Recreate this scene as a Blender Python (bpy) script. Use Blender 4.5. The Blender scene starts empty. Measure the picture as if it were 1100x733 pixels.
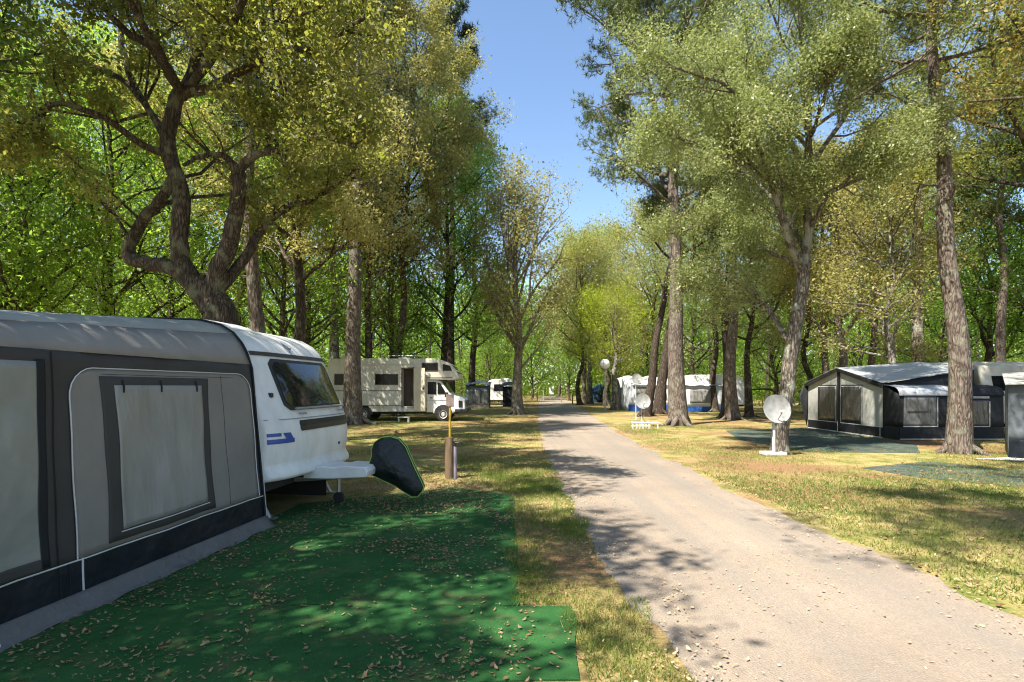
import bpy, math, random
import numpy as np
from mathutils import Vector, Matrix

R = math.radians
scene = bpy.context.scene
col = scene.collection

# ------------------------------------------------------------------ camera, sky, sun, exposure
EYE = 1.6
cam_d = bpy.data.cameras.new('camera')
cam_d.sensor_width = 36.0
cam_d.lens = 36.0 * 600 / 1100
cam_d.shift_y = 49.5 / 1100
cam_d.clip_start = 0.05
cam_d.clip_end = 2000
cam = bpy.data.objects.new('camera', cam_d)
cam.location = (0, 0, EYE)
cam.rotation_euler = (R(90), 0, 0)
col.objects.link(cam)
scene.camera = cam

SUN_V = Vector((-0.51, -0.46, 1.0)).normalized()      # towards the sun: high, behind the camera's left shoulder
SUN_EL = math.asin(SUN_V.z)
SUN_AZ = math.atan2(SUN_V.x, SUN_V.y)
world = bpy.data.worlds.new('World')
scene.world = world
world.use_nodes = True
wn = world.node_tree
bg = wn.nodes['Background']
sky = wn.nodes.new('ShaderNodeTexSky')
sky.sky_type = 'NISHITA'
sky.sun_disc = False
sky.sun_elevation = SUN_EL
sky.sun_rotation = SUN_AZ
sky.air_density = 1.1
sky.dust_density = 0.5
sky.ozone_density = 3.0
wn.links.new(sky.outputs[0], bg.inputs[0])
bg.inputs[1].default_value = 0.10

sun_d = bpy.data.lights.new('sun', 'SUN')
sun_d.energy = 5.0
sun_d.angle = R(0.53)
sun_d.color = (1.0, 0.94, 0.84)
sun = bpy.data.objects.new('sun', sun_d)
sun.rotation_euler = SUN_V.to_track_quat('Z', 'Y').to_euler()
sun.location = SUN_V * 60
col.objects.link(sun)

scene.view_settings.view_transform = 'Standard'
scene.view_settings.look = 'None'
scene.view_settings.gamma = 1.0
scene.view_settings.use_curve_mapping = False
scene.view_settings.exposure = 1.42
scene.render.engine = 'CYCLES'
cy = scene.cycles
cy.max_bounces = 7
cy.diffuse_bounces = 3
cy.glossy_bounces = 2
cy.transmission_bounces = 5
cy.transparent_max_bounces = 6
cy.caustics_reflective = False
cy.caustics_refractive = False
cy.use_denoising = True
scene.cycles.filter_width = 1.15
cy.sample_clamp_indirect = 6.0

# ------------------------------------------------------------------ helpers: objects
def link(o, parent=None):
    col.objects.link(o)
    if parent is not None:
        o.parent = parent
    return o

def tag(o, label=None, cat=None, group=None, kind=None):
    if label: o['label'] = label
    if cat: o['category'] = cat
    if group: o['group'] = group
    if kind: o['kind'] = kind
    return o

def thing(name, label, cat, loc=(0, 0, 0), rz=0.0, group=None):
    o = bpy.data.objects.new(name, None)
    o.location = loc
    o.rotation_euler = (0, 0, rz)
    o.empty_display_size = 0.2
    col.objects.link(o)
    return tag(o, label, cat, group)

def copy_tree(o, parent=None):
    c = o.copy()
    link(c, parent)
    for ch in list(o.children):
        copy_tree(ch, c)
    return c

class MB:
    """collects shapes and links them as ONE mesh object"""
    def __init__(s):
        s.v = []; s.f = []
    def add(s, vs, fs):
        b = len(s.v)
        s.v.extend([tuple(float(c) for c in p) for p in vs])
        s.f.extend([tuple(i + b for i in f) for f in fs])
        return s
    def box(s, x0, x1, y0, y1, z0, z1, M=None):
        vs = [(x, y, z) for z in (z0, z1) for y in (y0, y1) for x in (x0, x1)]
        if M is not None: vs = [M @ Vector(p) for p in vs]
        return s.add(vs, [(0, 2, 3, 1), (4, 5, 7, 6), (0, 1, 5, 4), (2, 6, 7, 3), (0, 4, 6, 2), (1, 3, 7, 5)])
    def tube(s, pts, r, n=8, cap=True):
        pts = [Vector(p) for p in pts]
        m = len(pts)
        rr = list(r) if hasattr(r, '__len__') else [r] * m
        t0 = (pts[1] - pts[0]).normalized()
        ref = Vector((0, 0, 1)) if abs(t0.z) < 0.9 else Vector((1, 0, 0))
        u = t0.cross(ref).normalized()
        vs = []
        for i in range(m):
            t = (pts[min(i + 1, m - 1)] - pts[max(i - 1, 0)]).normalized()
            u = (u - t * u.dot(t))
            if u.length < 1e-6: u = t.orthogonal()
            u.normalize()
            w = t.cross(u)
            for k in range(n):
                a = 2 * math.pi * k / n
                vs.append(pts[i] + (u * math.cos(a) + w * math.sin(a)) * rr[i])
        fs = []
        for i in range(m - 1):
            for k in range(n):
                k2 = (k + 1) % n
                fs.append((i * n + k, i * n + k2, (i + 1) * n + k2, (i + 1) * n + k))
        if cap:
            fs.append(tuple(range(n - 1, -1, -1)))
            fs.append(tuple((m - 1) * n + k for k in range(n)))
        return s.add(vs, fs)
    def prism(s, poly, a0, a1, axis='y'):
        """poly: 2D outline; extruded along axis. y: (x,z); x: (y,z); z: (x,y)"""
        n = len(poly)
        def P(p, a):
            if axis == 'y': return (p[0], a, p[1])
            if axis == 'x': return (a, p[0], p[1])
            return (p[0], p[1], a)
        vs = [P(p, a0) for p in poly] + [P(p, a1) for p in poly]
        fs = [tuple(range(n)), tuple(range(2 * n - 1, n - 1, -1))]
        for i in range(n):
            j = (i + 1) % n
            fs.append((i, i + n, j + n, j))
        return s.add(vs, fs)
    def lathe(s, prof, c=(0, 0, 0), n=24, axis='z', M=None):
        vs = []; m = len(prof)
        for (r, h) in prof:
            for k in range(n):
                a = 2 * math.pi * k / n
                p = (r * math.cos(a), r * math.sin(a), h)
                if axis == 'y': p = (p[0], p[2], p[1])
                if axis == 'x': p = (p[2], p[0], p[1])
                p = Vector(p)
                if M is not None: p = M @ p
                vs.append(p + Vector(c))
        fs = []
        for i in range(m - 1):
            for k in range(n):
                k2 = (k + 1) % n
                fs.append((i * n + k, i * n + k2, (i + 1) * n + k2, (i + 1) * n + k))
        if prof[0][0] > 1e-4: fs.append(tuple(range(n - 1, -1, -1)))
        if prof[-1][0] > 1e-4: fs.append(tuple((m - 1) * n + k for k in range(n)))
        return s.add(vs, fs)
    def grid(s, fn, nu, nv):
        vs = [fn(i / nu, j / nv) for j in range(nv + 1) for i in range(nu + 1)]
        fs = [(j * (nu + 1) + i, j * (nu + 1) + i + 1, (j + 1) * (nu + 1) + i + 1, (j + 1) * (nu + 1) + i)
              for j in range(nv) for i in range(nu)]
        return s.add(vs, fs)
    def build(s, name, mat, parent=None, smooth=False, bevel=0.0, seg=2, solid=0.0, angle=35):
        me = bpy.data.meshes.new(name)
        me.from_pydata(s.v, [], s.f)
        me.materials.append(mat)
        if smooth:
            me.shade_smooth() if hasattr(me, 'shade_smooth') else None
            try: me.set_sharp_from_angle(angle=R(angle))
            except Exception: pass
        me.update()
        o = bpy.data.objects.new(name, me)
        link(o, parent)
        if solid:
            md = o.modifiers.new('solid', 'SOLIDIFY'); md.thickness = solid; md.offset = 0
        if bevel:
            md = o.modifiers.new('bevel', 'BEVEL'); md.width = bevel; md.segments = seg
            md.limit_method = 'ANGLE'; md.angle_limit = R(30)
        return o

def np_mesh(name, verts, loops_per_face, idx, mat, smooth=False):
    me = bpy.data.meshes.new(name)
    nv = len(verts); nf = len(idx) // loops_per_face
    me.vertices.add(nv)
    me.vertices.foreach_set('co', np.asarray(verts, np.float32).ravel())
    me.loops.add(len(idx))
    me.loops.foreach_set('vertex_index', np.asarray(idx, np.int32))
    me.polygons.add(nf)
    me.polygons.foreach_set('loop_start', np.arange(0, nf * loops_per_face, loops_per_face, dtype=np.int32))
    try: me.polygons.foreach_set('loop_total', np.full(nf, loops_per_face, np.int32))
    except Exception: pass
    if smooth: me.polygons.foreach_set('use_smooth', np.ones(nf, bool))
    me.materials.append(mat)
    me.update(calc_edges=True)
    return me

# ------------------------------------------------------------------ helpers: materials
def new_mat(name):
    m = bpy.data.materials.new(name); m.use_nodes = True
    nt = m.node_tree
    return m, nt, nt.nodes, nt.links, nt.nodes['Principled BSDF']

def ramp(nd, stops, interp='LINEAR'):
    r = nd.new('ShaderNodeValToRGB')
    r.color_ramp.interpolation = interp
    el = r.color_ramp.elements
    while len(el) < len(stops): el.new(0.5)
    for e, (p, c) in zip(el, stops):
        e.position = p
        e.color = (c[0], c[1], c[2], 1) if hasattr(c, '__len__') else (c, c, c, 1)
    return r

def noise(nd, lk, scale, detail=4, rough=0.55, vec=None, stretch=None, coord='Object'):
    n = nd.new('ShaderNodeTexNoise')
    n.inputs['Scale'].default_value = scale
    n.inputs['Detail'].default_value = detail
    n.inputs['Roughness'].default_value = rough
    tc = nd.new('ShaderNodeTexCoord')
    src = tc.outputs[coord]
    if stretch:
        mp = nd.new('ShaderNodeMapping')
        mp.inputs['Scale'].default_value = stretch
        lk.new(src, mp.inputs['Vector']); src = mp.outputs[0]
    lk.new(src, n.inputs['Vector'])
    return n

def mixc(nd, lk, fac, a, b, mode='MIX'):
    m = nd.new('ShaderNodeMix'); m.data_type = 'RGBA'; m.blend_type = mode
    for s, val in ((m.inputs[0], fac), (m.inputs[6], a), (m.inputs[7], b)):
        if hasattr(val, 'is_output'): lk.new(val, s)
        elif hasattr(val, '__len__'): s.default_value = (val[0], val[1], val[2], 1)
        else: s.default_value = val
    return m.outputs[2]

def simple(name, c, rough=0.5, metal=0.0, var=0.12, scale=6.0, bump=0.0, bscale=60.0, spec=0.5, coat=0.0, stretch=None, trans=0.0):
    m, nt, nd, lk, b = new_mat(name)
    n = noise(nd, lk, scale, 5, 0.6, stretch=stretch)
    lo = tuple(x * (1 - var) for x in c); hi = tuple(min(1, x * (1 + var * 0.6)) for x in c)
    r = ramp(nd, [(0.3, lo), (0.7, hi)])
    lk.new(n.outputs[0], r.inputs[0])
    lk.new(r.outputs[0], b.inputs['Base Color'])
    b.inputs['Roughness'].default_value = rough
    b.inputs['Metallic'].default_value = metal
    b.inputs['Specular IOR Level'].default_value = spec
    b.inputs['Coat Weight'].default_value = coat
    if bump:
        n2 = noise(nd, lk, bscale, 3, 0.6, stretch=stretch)
        bp = nd.new('ShaderNodeBump'); bp.inputs['Strength'].default_value = bump
        bp.inputs['Distance'].default_value = 0.02
        lk.new(n2.outputs[0], bp.inputs['Height']); lk.new(bp.outputs[0], b.inputs['Normal'])
    if trans:
        tr = nd.new('ShaderNodeBsdfTranslucent'); lk.new(r.outputs[0], tr.inputs[0])
        mx = nd.new('ShaderNodeMixShader'); mx.inputs[0].default_value = trans
        out = nd['Material Output']
        lk.new(b.outputs[0], mx.inputs[1]); lk.new(tr.outputs[0], mx.inputs[2]); lk.new(mx.outputs[0], out.inputs[0])
    return m

def leaf_mat(name, a, b_, ta, tb, trans=0.45, rough=0.5):
    """leaves: colour differs from leaf to leaf and a little from tree to tree"""
    m, nt, nd, lk, pb = new_mat(name)
    g = nd.new('ShaderNodeNewGeometry'); oi = nd.new('ShaderNodeObjectInfo')
    r1 = ramp(nd, [(0.0, a), (1.0, b_)]); r2 = ramp(nd, [(0.0, ta), (1.0, tb)])
    ma = nd.new('ShaderNodeMath'); ma.operation = 'MULTIPLY_ADD'; ma.inputs[1].default_value = 0.7
    mb = nd.new('ShaderNodeMath'); mb.operation = 'MULTIPLY'; mb.inputs[1].default_value = 0.3
    lk.new(oi.outputs['Random'], mb.inputs[0])
    lk.new(g.outputs['Random Per Island'], ma.inputs[0]); lk.new(mb.outputs[0], ma.inputs[2])
    lk.new(ma.outputs[0], r1.inputs[0]); lk.new(ma.outputs[0], r2.inputs[0])
    lk.new(r1.outputs[0], pb.inputs['Base Color'])
    pb.inputs['Roughness'].default_value = rough
    pb.inputs['Specular IOR Level'].default_value = 0.35
    tr = nd.new('ShaderNodeBsdfTranslucent'); lk.new(r2.outputs[0], tr.inputs[0])
    mx = nd.new('ShaderNodeMixShader'); mx.inputs[0].default_value = trans
    lk.new(pb.outputs[0], mx.inputs[1]); lk.new(tr.outputs[0], mx.inputs[2])
    lk.new(mx.outputs[0], nd['Material Output'].inputs[0])
    return m

def bark_mat(name, dark, mid, light, scale=9.0, lichen=None, bump=0.9):
    m, nt, nd, lk, b = new_mat(name)
    tc = nd.new('ShaderNodeTexCoord')
    mp = nd.new('ShaderNodeMapping'); mp.inputs['Scale'].default_value = (1, 1, 0.20)
    lk.new(tc.outputs['Object'], mp.inputs['Vector'])
    nw = nd.new('ShaderNodeTexNoise'); nw.inputs['Scale'].default_value = 6; nw.inputs['Detail'].default_value = 3
    lk.new(mp.outputs[0], nw.inputs['Vector'])
    ad = nd.new('ShaderNodeVectorMath'); ad.operation = 'MULTIPLY_ADD'
    ad.inputs[1].default_value = (0.22, 0.22, 0.22)
    lk.new(nw.outputs[1], ad.inputs[0]); lk.new(mp.outputs[0], ad.inputs[2])
    vo = nd.new('ShaderNodeTexVoronoi'); vo.feature = 'DISTANCE_TO_EDGE'; vo.inputs['Scale'].default_value = scale
    lk.new(ad.outputs[0], vo.inputs['Vector'])
    n2 = nd.new('ShaderNodeTexNoise'); n2.inputs['Scale'].default_value = 30; n2.inputs['Detail'].default_value = 5
    lk.new(mp.outputs[0], n2.inputs['Vector'])
    r = ramp(nd, [(0.0, dark), (0.12, mid), (0.45, light)])
    lk.new(vo.outputs[0], r.inputs[0])
    c = mixc(nd, lk, 0.55, r.outputs[0], n2.outputs[0], 'OVERLAY')
    if lichen:
        nl = nd.new('ShaderNodeTexNoise'); nl.inputs['Scale'].default_value = 3.5; nl.inputs['Detail'].default_value = 6
        lk.new(tc.outputs['Object'], nl.inputs['Vector'])
        rl = ramp(nd, [(0.52, 0.0), (0.62, 0.8)])
        lk.new(nl.outputs[0], rl.inputs[0])
        c = mixc(nd, lk, rl.outputs[0], c, lichen)
    lk.new(c, b.inputs['Base Color'])
    b.inputs['Roughness'].default_value = 0.9
    b.inputs['Specular IOR Level'].default_value = 0.2
    mt = nd.new('ShaderNodeMath'); mt.operation = 'MULTIPLY_ADD'; mt.inputs[1].default_value = 1.5
    mn = nd.new('ShaderNodeMath'); mn.operation = 'MINIMUM'; mn.inputs[1].default_value = 0.3
    lk.new(vo.outputs[0], mn.inputs[0]); lk.new(mn.outputs[0], mt.inputs[0]); lk.new(n2.outputs[0], mt.inputs[2])
    bp = nd.new('ShaderNodeBump'); bp.inputs['Strength'].default_value = bump; bp.inputs['Distance'].default_value = 0.04
    lk.new(mt.outputs[0], bp.inputs['Height']); lk.new(bp.outputs[0], b.inputs['Normal'])
    return m

def fabric(name, c, rough=0.75, var=0.15, wr=0.35, wscale=2.2, stretch=(1, 1, 1), trans=0.0, spec=0.3, weave=True):
    m, nt, nd, lk, b = new_mat(name)
    n = noise(nd, lk, 1.7, 6, 0.62)
    r = ramp(nd, [(0.3, tuple(x * (1 - var) for x in c)), (0.7, tuple(x * (1 + var * .5) for x in c))])
    lk.new(n.outputs[0], r.inputs[0]); lk.new(r.outputs[0], b.inputs['Base Color'])
    b.inputs['Roughness'].default_value = rough; b.inputs['Specular IOR Level'].default_value = spec
    nw = noise(nd, lk, wscale, 3, 0.5, stretch=stretch)
    nf = noise(nd, lk, 260, 2, 0.5)
    ma = nd.new('ShaderNodeMath'); ma.operation = 'MULTIPLY_ADD'; ma.inputs[1].default_value = 0.015
    lk.new(nf.outputs[0], ma.inputs[0]); lk.new(nw.outputs[0], ma.inputs[2])
    bp = nd.new('ShaderNodeBump'); bp.inputs['Strength'].default_value = wr; bp.inputs['Distance'].default_value = 0.12
    lk.new(ma.outputs[0], bp.inputs['Height']); lk.new(bp.outputs[0], b.inputs['Normal'])
    if trans:
        tr = nd.new('ShaderNodeBsdfTranslucent'); lk.new(r.outputs[0], tr.inputs[0])
        mx = nd.new('ShaderNodeMixShader'); mx.inputs[0].default_value = trans
        lk.new(b.outputs[0], mx.inputs[1]); lk.new(tr.outputs[0], mx.inputs[2])
        lk.new(mx.outputs[0], nd['Material Output'].inputs[0])
    return m

M = {}
M['bark_pine'] = bark_mat('bark_pine', (0.065, 0.05, 0.04), (0.145, 0.112, 0.09), (0.26, 0.21, 0.175), 15.0, (0.20, 0.19, 0.145))
M['bark_oak'] = bark_mat('bark_oak', (0.03, 0.022, 0.016), (0.075, 0.057, 0.04), (0.14, 0.11, 0.078), 18.0, (0.17, 0.16, 0.10))
M['bark_pale'] = bark_mat('bark_pale', (0.06, 0.05, 0.04), (0.15, 0.125, 0.10), (0.30, 0.26, 0.21), 17.0, (0.33, 0.33, 0.26))
M['bark_tan'] = bark_mat('bark_tan', (0.09, 0.075, 0.055), (0.22, 0.185, 0.14), (0.36, 0.31, 0.24), 17.0, (0.30, 0.29, 0.20))
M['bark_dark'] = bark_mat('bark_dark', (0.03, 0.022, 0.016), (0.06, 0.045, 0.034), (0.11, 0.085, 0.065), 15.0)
M['leaf_bright'] = leaf_mat('leaf_bright', (0.055, 0.125, 0.014), (0.17, 0.25, 0.036), (0.21, 0.39, 0.03), (0.47, 0.62, 0.075), 0.53)
M['leaf_fresh'] = leaf_mat('leaf_fresh', (0.05, 0.08, 0.015), (0.11, 0.14, 0.03), (0.13, 0.22, 0.02), (0.26, 0.36, 0.04), 0.45)
M['leaf_olive'] = leaf_mat('leaf_olive', (0.065, 0.11, 0.016), (0.25, 0.22, 0.065), (0.17, 0.28, 0.025), (0.50, 0.47, 0.085), 0.48)
M['leaf_oak'] = leaf_mat('leaf_oak', (0.18, 0.17, 0.042), (0.46, 0.41, 0.165), (0.33, 0.33, 0.06), (0.62, 0.57, 0.16), 0.46)
M['leaf_oakgreen'] = leaf_mat('leaf_oakgreen', (0.13, 0.155, 0.03), (0.34, 0.33, 0.085), (0.26, 0.31, 0.04), (0.54, 0.53, 0.10), 0.46)
M['leaf_amber'] = leaf_mat('leaf_amber', (0.13, 0.135, 0.03), (0.40, 0.30, 0.085), (0.24, 0.25, 0.04), (0.55, 0.44, 0.09), 0.43)
M['leaf_grey'] = leaf_mat('leaf_grey', (0.16, 0.195, 0.068), (0.46, 0.485, 0.22), (0.24, 0.30, 0.068), (0.52, 0.57, 0.17), 0.42, 0.42)
M['leaf_lime'] = leaf_mat('leaf_lime', (0.16, 0.21, 0.015), (0.32, 0.36, 0.03), (0.28, 0.38, 0.02), (0.50, 0.58, 0.04), 0.48)
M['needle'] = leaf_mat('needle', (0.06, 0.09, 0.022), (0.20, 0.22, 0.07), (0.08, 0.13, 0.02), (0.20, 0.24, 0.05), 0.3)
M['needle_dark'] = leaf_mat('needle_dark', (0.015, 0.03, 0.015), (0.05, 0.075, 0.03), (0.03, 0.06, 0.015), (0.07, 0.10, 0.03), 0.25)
M['grass_blade'] = leaf_mat('grass_blade', (0.10, 0.16, 0.02), (0.42, 0.36, 0.12), (0.14, 0.22, 0.02), (0.40, 0.36, 0.10), 0.35)
M['grass_green'] = leaf_mat('grass_green', (0.05, 0.11, 0.015), (0.16, 0.22, 0.03), (0.10, 0.22, 0.015), (0.25, 0.34, 0.04), 0.4)
M['dead_leaf'] = leaf_mat('dead_leaf', (0.16, 0.075, 0.035), (0.46, 0.32, 0.18), (0.2, 0.1, 0.04), (0.4, 0.28, 0.14), 0.15)
M['dead_pale'] = leaf_mat('dead_pale', (0.30, 0.20, 0.10), (0.66, 0.52, 0.33), (0.3, 0.2, 0.1), (0.5, 0.4, 0.2), 0.15)
M['shrub'] = leaf_mat('shrub', (0.05, 0.10, 0.015), (0.16, 0.21, 0.038), (0.15, 0.28, 0.022), (0.38, 0.48, 0.06), 0.48)

def car_paint(name, c, rough=0.3):
    m, nt, nd, lk, b = new_mat(name)
    n = noise(nd, lk, 3.0, 6, 0.65, stretch=(1, 1, 0.35))
    r = ramp(nd, [(0.35, tuple(x * 0.80 for x in (c[0], c[1] * .99, c[2] * .95))), (0.62, c)])
    lk.new(n.outputs[0], r.inputs[0]); lk.new(r.outputs[0], b.inputs['Base Color'])
    r2 = ramp(nd, [(0.3, rough + .2), (0.7, rough)])
    lk.new(n.outputs[0], r2.inputs[0]); lk.new(r2.outputs[0], b.inputs['Roughness'])
    return m
M['white_paint'] = car_paint('white_paint', (0.80, 0.80, 0.78))
M['cream_paint'] = car_paint('cream_paint', (0.62, 0.59, 0.51))
M['beige_paint'] = car_paint('beige_paint', (0.62, 0.56, 0.44), 0.4)
M['rim_paint'] = car_paint('rim_paint', (0.55, 0.55, 0.54), 0.35)
M['white_plastic'] = simple('white_plastic', (0.72, 0.72, 0.70), 0.5, var=0.15, scale=4)
M['grey_plastic'] = simple('grey_plastic', (0.30, 0.30, 0.31), 0.5)
M['lavender_pipe'] = simple('lavender_pipe', (0.24, 0.21, 0.25), 0.45)
M['black_plastic'] = simple('black_plastic', (0.02, 0.02, 0.022), 0.45)
M['rubber'] = simple('rubber', (0.025, 0.024, 0.023), 0.8, var=0.3, scale=12)
M['under'] = simple('under', (0.03, 0.028, 0.026), 0.9)
M['blue_decal'] = simple('blue_decal', (0.02, 0.07, 0.32), 0.35)
M['emblem'] = simple('emblem', (0.18, 0.22, 0.26), 0.35)
M['brown_trim'] = simple('brown_trim', (0.05, 0.035, 0.028), 0.5)
M['dark_interior'] = simple('dark_interior', (0.06, 0.045, 0.035), 0.8)
M['steel'] = simple('steel', (0.55, 0.55, 0.55), 0.4, 0.8)
M['pole_white'] = simple('pole_white', (0.42, 0.43, 0.44), 0.4)
M['wood_post'] = simple('wood_post', (0.16, 0.105, 0.06), 0.85, var=0.5, scale=9, bump=0.5, bscale=25, stretch=(1, 1, 0.12))
M['wood_grey'] = simple('wood_grey', (0.26, 0.20, 0.14), 0.85, var=0.4, scale=9, bump=0.5, bscale=25, stretch=(1, 1, 0.12))
M['yellow_paint'] = simple('yellow_paint', (0.66, 0.40, 0.02), 0.45)
M['pink_plate'] = simple('pink_plate', (0.42, 0.30, 0.25), 0.6, var=0.3, scale=30)
M['concrete'] = simple('concrete', (0.46, 0.44, 0.40), 0.9, var=0.3, scale=14, bump=0.3)
M['dish'] = simple('dish', (0.30, 0.30, 0.285), 0.55, var=0.4, scale=4)
M['globe'] = simple('globe', (0.85, 0.85, 0.82), 0.3, var=0.04)
M['lime_piping'] = simple('lime_piping', (0.35, 0.62, 0.10), 0.5)
M['cover_black'] = fabric('cover_black', (0.011, 0.016, 0.017), 0.5, wr=0.8, wscale=4.0, spec=0.5)
M['aw_char'] = fabric('aw_char', (0.062, 0.058, 0.054), 0.75, wr=0.4)
M['aw_grey'] = fabric('aw_grey', (0.32, 0.295, 0.27), 0.62, wr=0.35, wscale=1.6, trans=0.22)
M['aw_film'] = fabric('aw_film', (0.40, 0.385, 0.355), 0.36, wr=0.6, wscale=1.7, stretch=(1, 1.9, 0.7), trans=0.22, spec=0.5)
M['aw_filmL'] = fabric('aw_filmL', (0.36, 0.365, 0.33), 0.36, wr=0.6, wscale=2.2, trans=0.22, spec=0.5)
M['aw_roof'] = fabric('aw_roof', (0.36, 0.37, 0.355), 0.55, wr=0.3, wscale=1.5, trans=0.12)
M['aw_valance'] = fabric('aw_valance', (0.31, 0.29, 0.27), 0.6, wr=0.3, trans=0.12)
M['aw_navy'] = fabric('aw_navy', (0.010, 0.014, 0.020), 0.5, wr=0.45, wscale=3)
M['aw_flap'] = fabric('aw_flap', (0.14, 0.132, 0.125), 0.5, wr=0.6, wscale=4)
M['aw_black'] = fabric('aw_black', (0.018, 0.019, 0.022), 0.7, wr=0.4)
M['aw_lightwall'] = fabric('aw_lightwall', (0.50, 0.50, 0.45), 0.7, wr=0.3, trans=0.2)
M['aw_silver'] = fabric('aw_silver', (0.42, 0.44, 0.46), 0.45, wr=0.35, wscale=1.6)
M['aw_smoke'] = fabric('aw_smoke', (0.075, 0.07, 0.065), 0.22, wr=0.5, wscale=3.5, stretch=(2.2, 2.2, 0.5), spec=0.6)
M['aw_clear'] = fabric('aw_clear', (0.16, 0.155, 0.145), 0.25, wr=0.6, wscale=3, stretch=(2, 2, 0.5), spec=0.6)
M['aw_slate'] = fabric('aw_slate', (0.13, 0.15, 0.17), 0.65, wr=0.4)
M['aw_white'] = fabric('aw_white', (0.66, 0.68, 0.70), 0.6, wr=0.3, trans=0.15)
M['aw_blue'] = fabric('aw_blue', (0.03, 0.10, 0.36), 0.6, wr=0.3)
M['tent_blue'] = fabric('tent_blue', (0.015, 0.05, 0.11), 0.7)
M['aw_pale'] = fabric('aw_pale', (0.62, 0.60, 0.54), 0.65, wr=0.35)
M['net_curtain'] = fabric('net_curtain', (0.22, 0.21, 0.20), 0.8, wr=0.5, wscale=5, stretch=(3, 3, .3))
M['trim_white'] = simple('trim_white', (0.62, 0.62, 0.60), 0.5)

def glass_dark(name, c=(0.012, 0.014, 0.015), rough=0.04):
    m, nt, nd, lk, b = new_mat(name)
    b.inputs['Base Color'].default_value = (*c, 1)
    b.inputs['Roughness'].default_value = rough
    b.inputs['Specular IOR Level'].default_value = 0.8
    n = noise(nd, lk, 3.0, 2, 0.5)
    bp = nd.new('ShaderNodeBump'); bp.inputs['Strength'].default_value = 0.05; bp.inputs['Distance'].default_value = 0.05
    lk.new(n.outputs[0], bp.inputs['Height']); lk.new(bp.outputs[0], b.inputs['Normal'])
    return m
M['glass'] = glass_dark('window_glass')
M['glass_dim'] = glass_dark('dim_glass', (0.010, 0.010, 0.009), 0.25)
M['glass_dim'].node_tree.nodes['Principled BSDF'].inputs['Specular IOR Level'].default_value = 0.3
M['lens'] = glass_dark('headlight_glass', (0.10, 0.10, 0.10), 0.08)

# ground
def ground_mat():
    m, nt, nd, lk, b = new_mat('ground')
    n1 = noise(nd, lk, 0.28, 5, 0.6); n2 = noise(nd, lk, 1.6, 6, 0.65); n3 = noise(nd, lk, 26, 4, 0.7)
    n4 = noise(nd, lk, 0.5, 4, 0.6, stretch=(1, 1, 1))
    dry = ramp(nd, [(0.25, (0.22, 0.16, 0.065)), (0.5, (0.36, 0.28, 0.115)), (0.75, (0.46, 0.37, 0.18))])
    lk.new(n3.outputs[0], dry.inputs[0])
    grn = ramp(nd, [(0.25, (0.07, 0.085, 0.02)), (0.75, (0.22, 0.24, 0.055))])
    lk.new(n3.outputs[0], grn.inputs[0])
    lit = ramp(nd, [(0.25, (0.10, 0.055, 0.03)), (0.5, (0.24, 0.135, 0.07)), (0.75, (0.40, 0.26, 0.14))])
    lk.new(n3.outputs[0], lit.inputs[0])
    f1 = ramp(nd, [(0.42, 0.0), (0.62, 1.0)]); lk.new(n2.outputs[0], f1.inputs[0])
    f2 = ramp(nd, [(0.45, 0.0), (0.62, 0.95)]); lk.new(n1.outputs[0], f2.inputs[0])
    c = mixc(nd, lk, f1.outputs[0], dry.outputs[0], grn.outputs[0])
    c = mixc(nd, lk, f2.outputs[0], c, lit.outputs[0])
    lk.new(c, b.inputs['Base Color'])
    b.inputs['Roughness'].default_value = 1.0; b.inputs['Specular IOR Level'].default_value = 0.1
    bp = nd.new('ShaderNodeBump'); bp.inputs['Strength'].default_value = 0.6; bp.inputs['Distance'].default_value = 0.05
    lk.new(n3.outputs[0], bp.inputs['Height']); lk.new(bp.outputs[0], b.inputs['Normal'])
    return m
M['ground'] = ground_mat()

def road_mat():
    m, nt, nd, lk, b = new_mat('road')
    n1 = noise(nd, lk, 0.55, 6, 0.62); n2 = noise(nd, lk, 90, 3, 0.7); n3 = noise(nd, lk, 7, 6, 0.7)
    n5 = noise(nd, lk, 1.1, 4, 0.6, stretch=(1.7, 0.05, 1))
    base = ramp(nd, [(0.3, (0.22, 0.175, 0.132)), (0.7, (0.31, 0.25, 0.19))])
    lk.new(n1.outputs[0], base.inputs[0])
    wear = ramp(nd, [(0.42, 0.0), (0.66, 0.9)]); lk.new(n5.outputs[0], wear.inputs[0])
    c = mixc(nd, lk, wear.outputs[0], base.outputs[0], (0.205, 0.18, 0.152))
    vo = nd.new('ShaderNodeTexVoronoi'); vo.inputs['Scale'].default_value = 75
    tc = nd.new('ShaderNodeTexCoord'); lk.new(tc.outputs['Object'], vo.inputs['Vector'])
    st = ramp(nd, [(0.0, (0.25, 0.25, 0.25)), (0.5, (0.5, 0.5, 0.5)), (1.0, (0.8, 0.8, 0.8))])
    lk.new(vo.outputs['Color'], st.inputs[0])
    c = mixc(nd, lk, 0.25, c, st.outputs[0], 'OVERLAY')
    bl = ramp(nd, [(0.62, 0.0), (0.72, 0.55)]); lk.new(n3.outputs[0], bl.inputs[0])
    c = mixc(nd, lk, bl.outputs[0], c, (0.42, 0.29, 0.18))
    lk.new(c, b.inputs['Base Color'])
    b.inputs['Roughness'].default_value = 0.95; b.inputs['Specular IOR Level'].default_value = 0.2
    bp = nd.new('ShaderNodeBump'); bp.inputs['Strength'].default_value = 0.5; bp.inputs['Distance'].default_value = 0.012
    lk.new(vo.outputs['Distance'], bp.inputs['Height']); lk.new(bp.outputs[0], b.inputs['Normal'])
    return m
M['road'] = road_mat()

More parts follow.
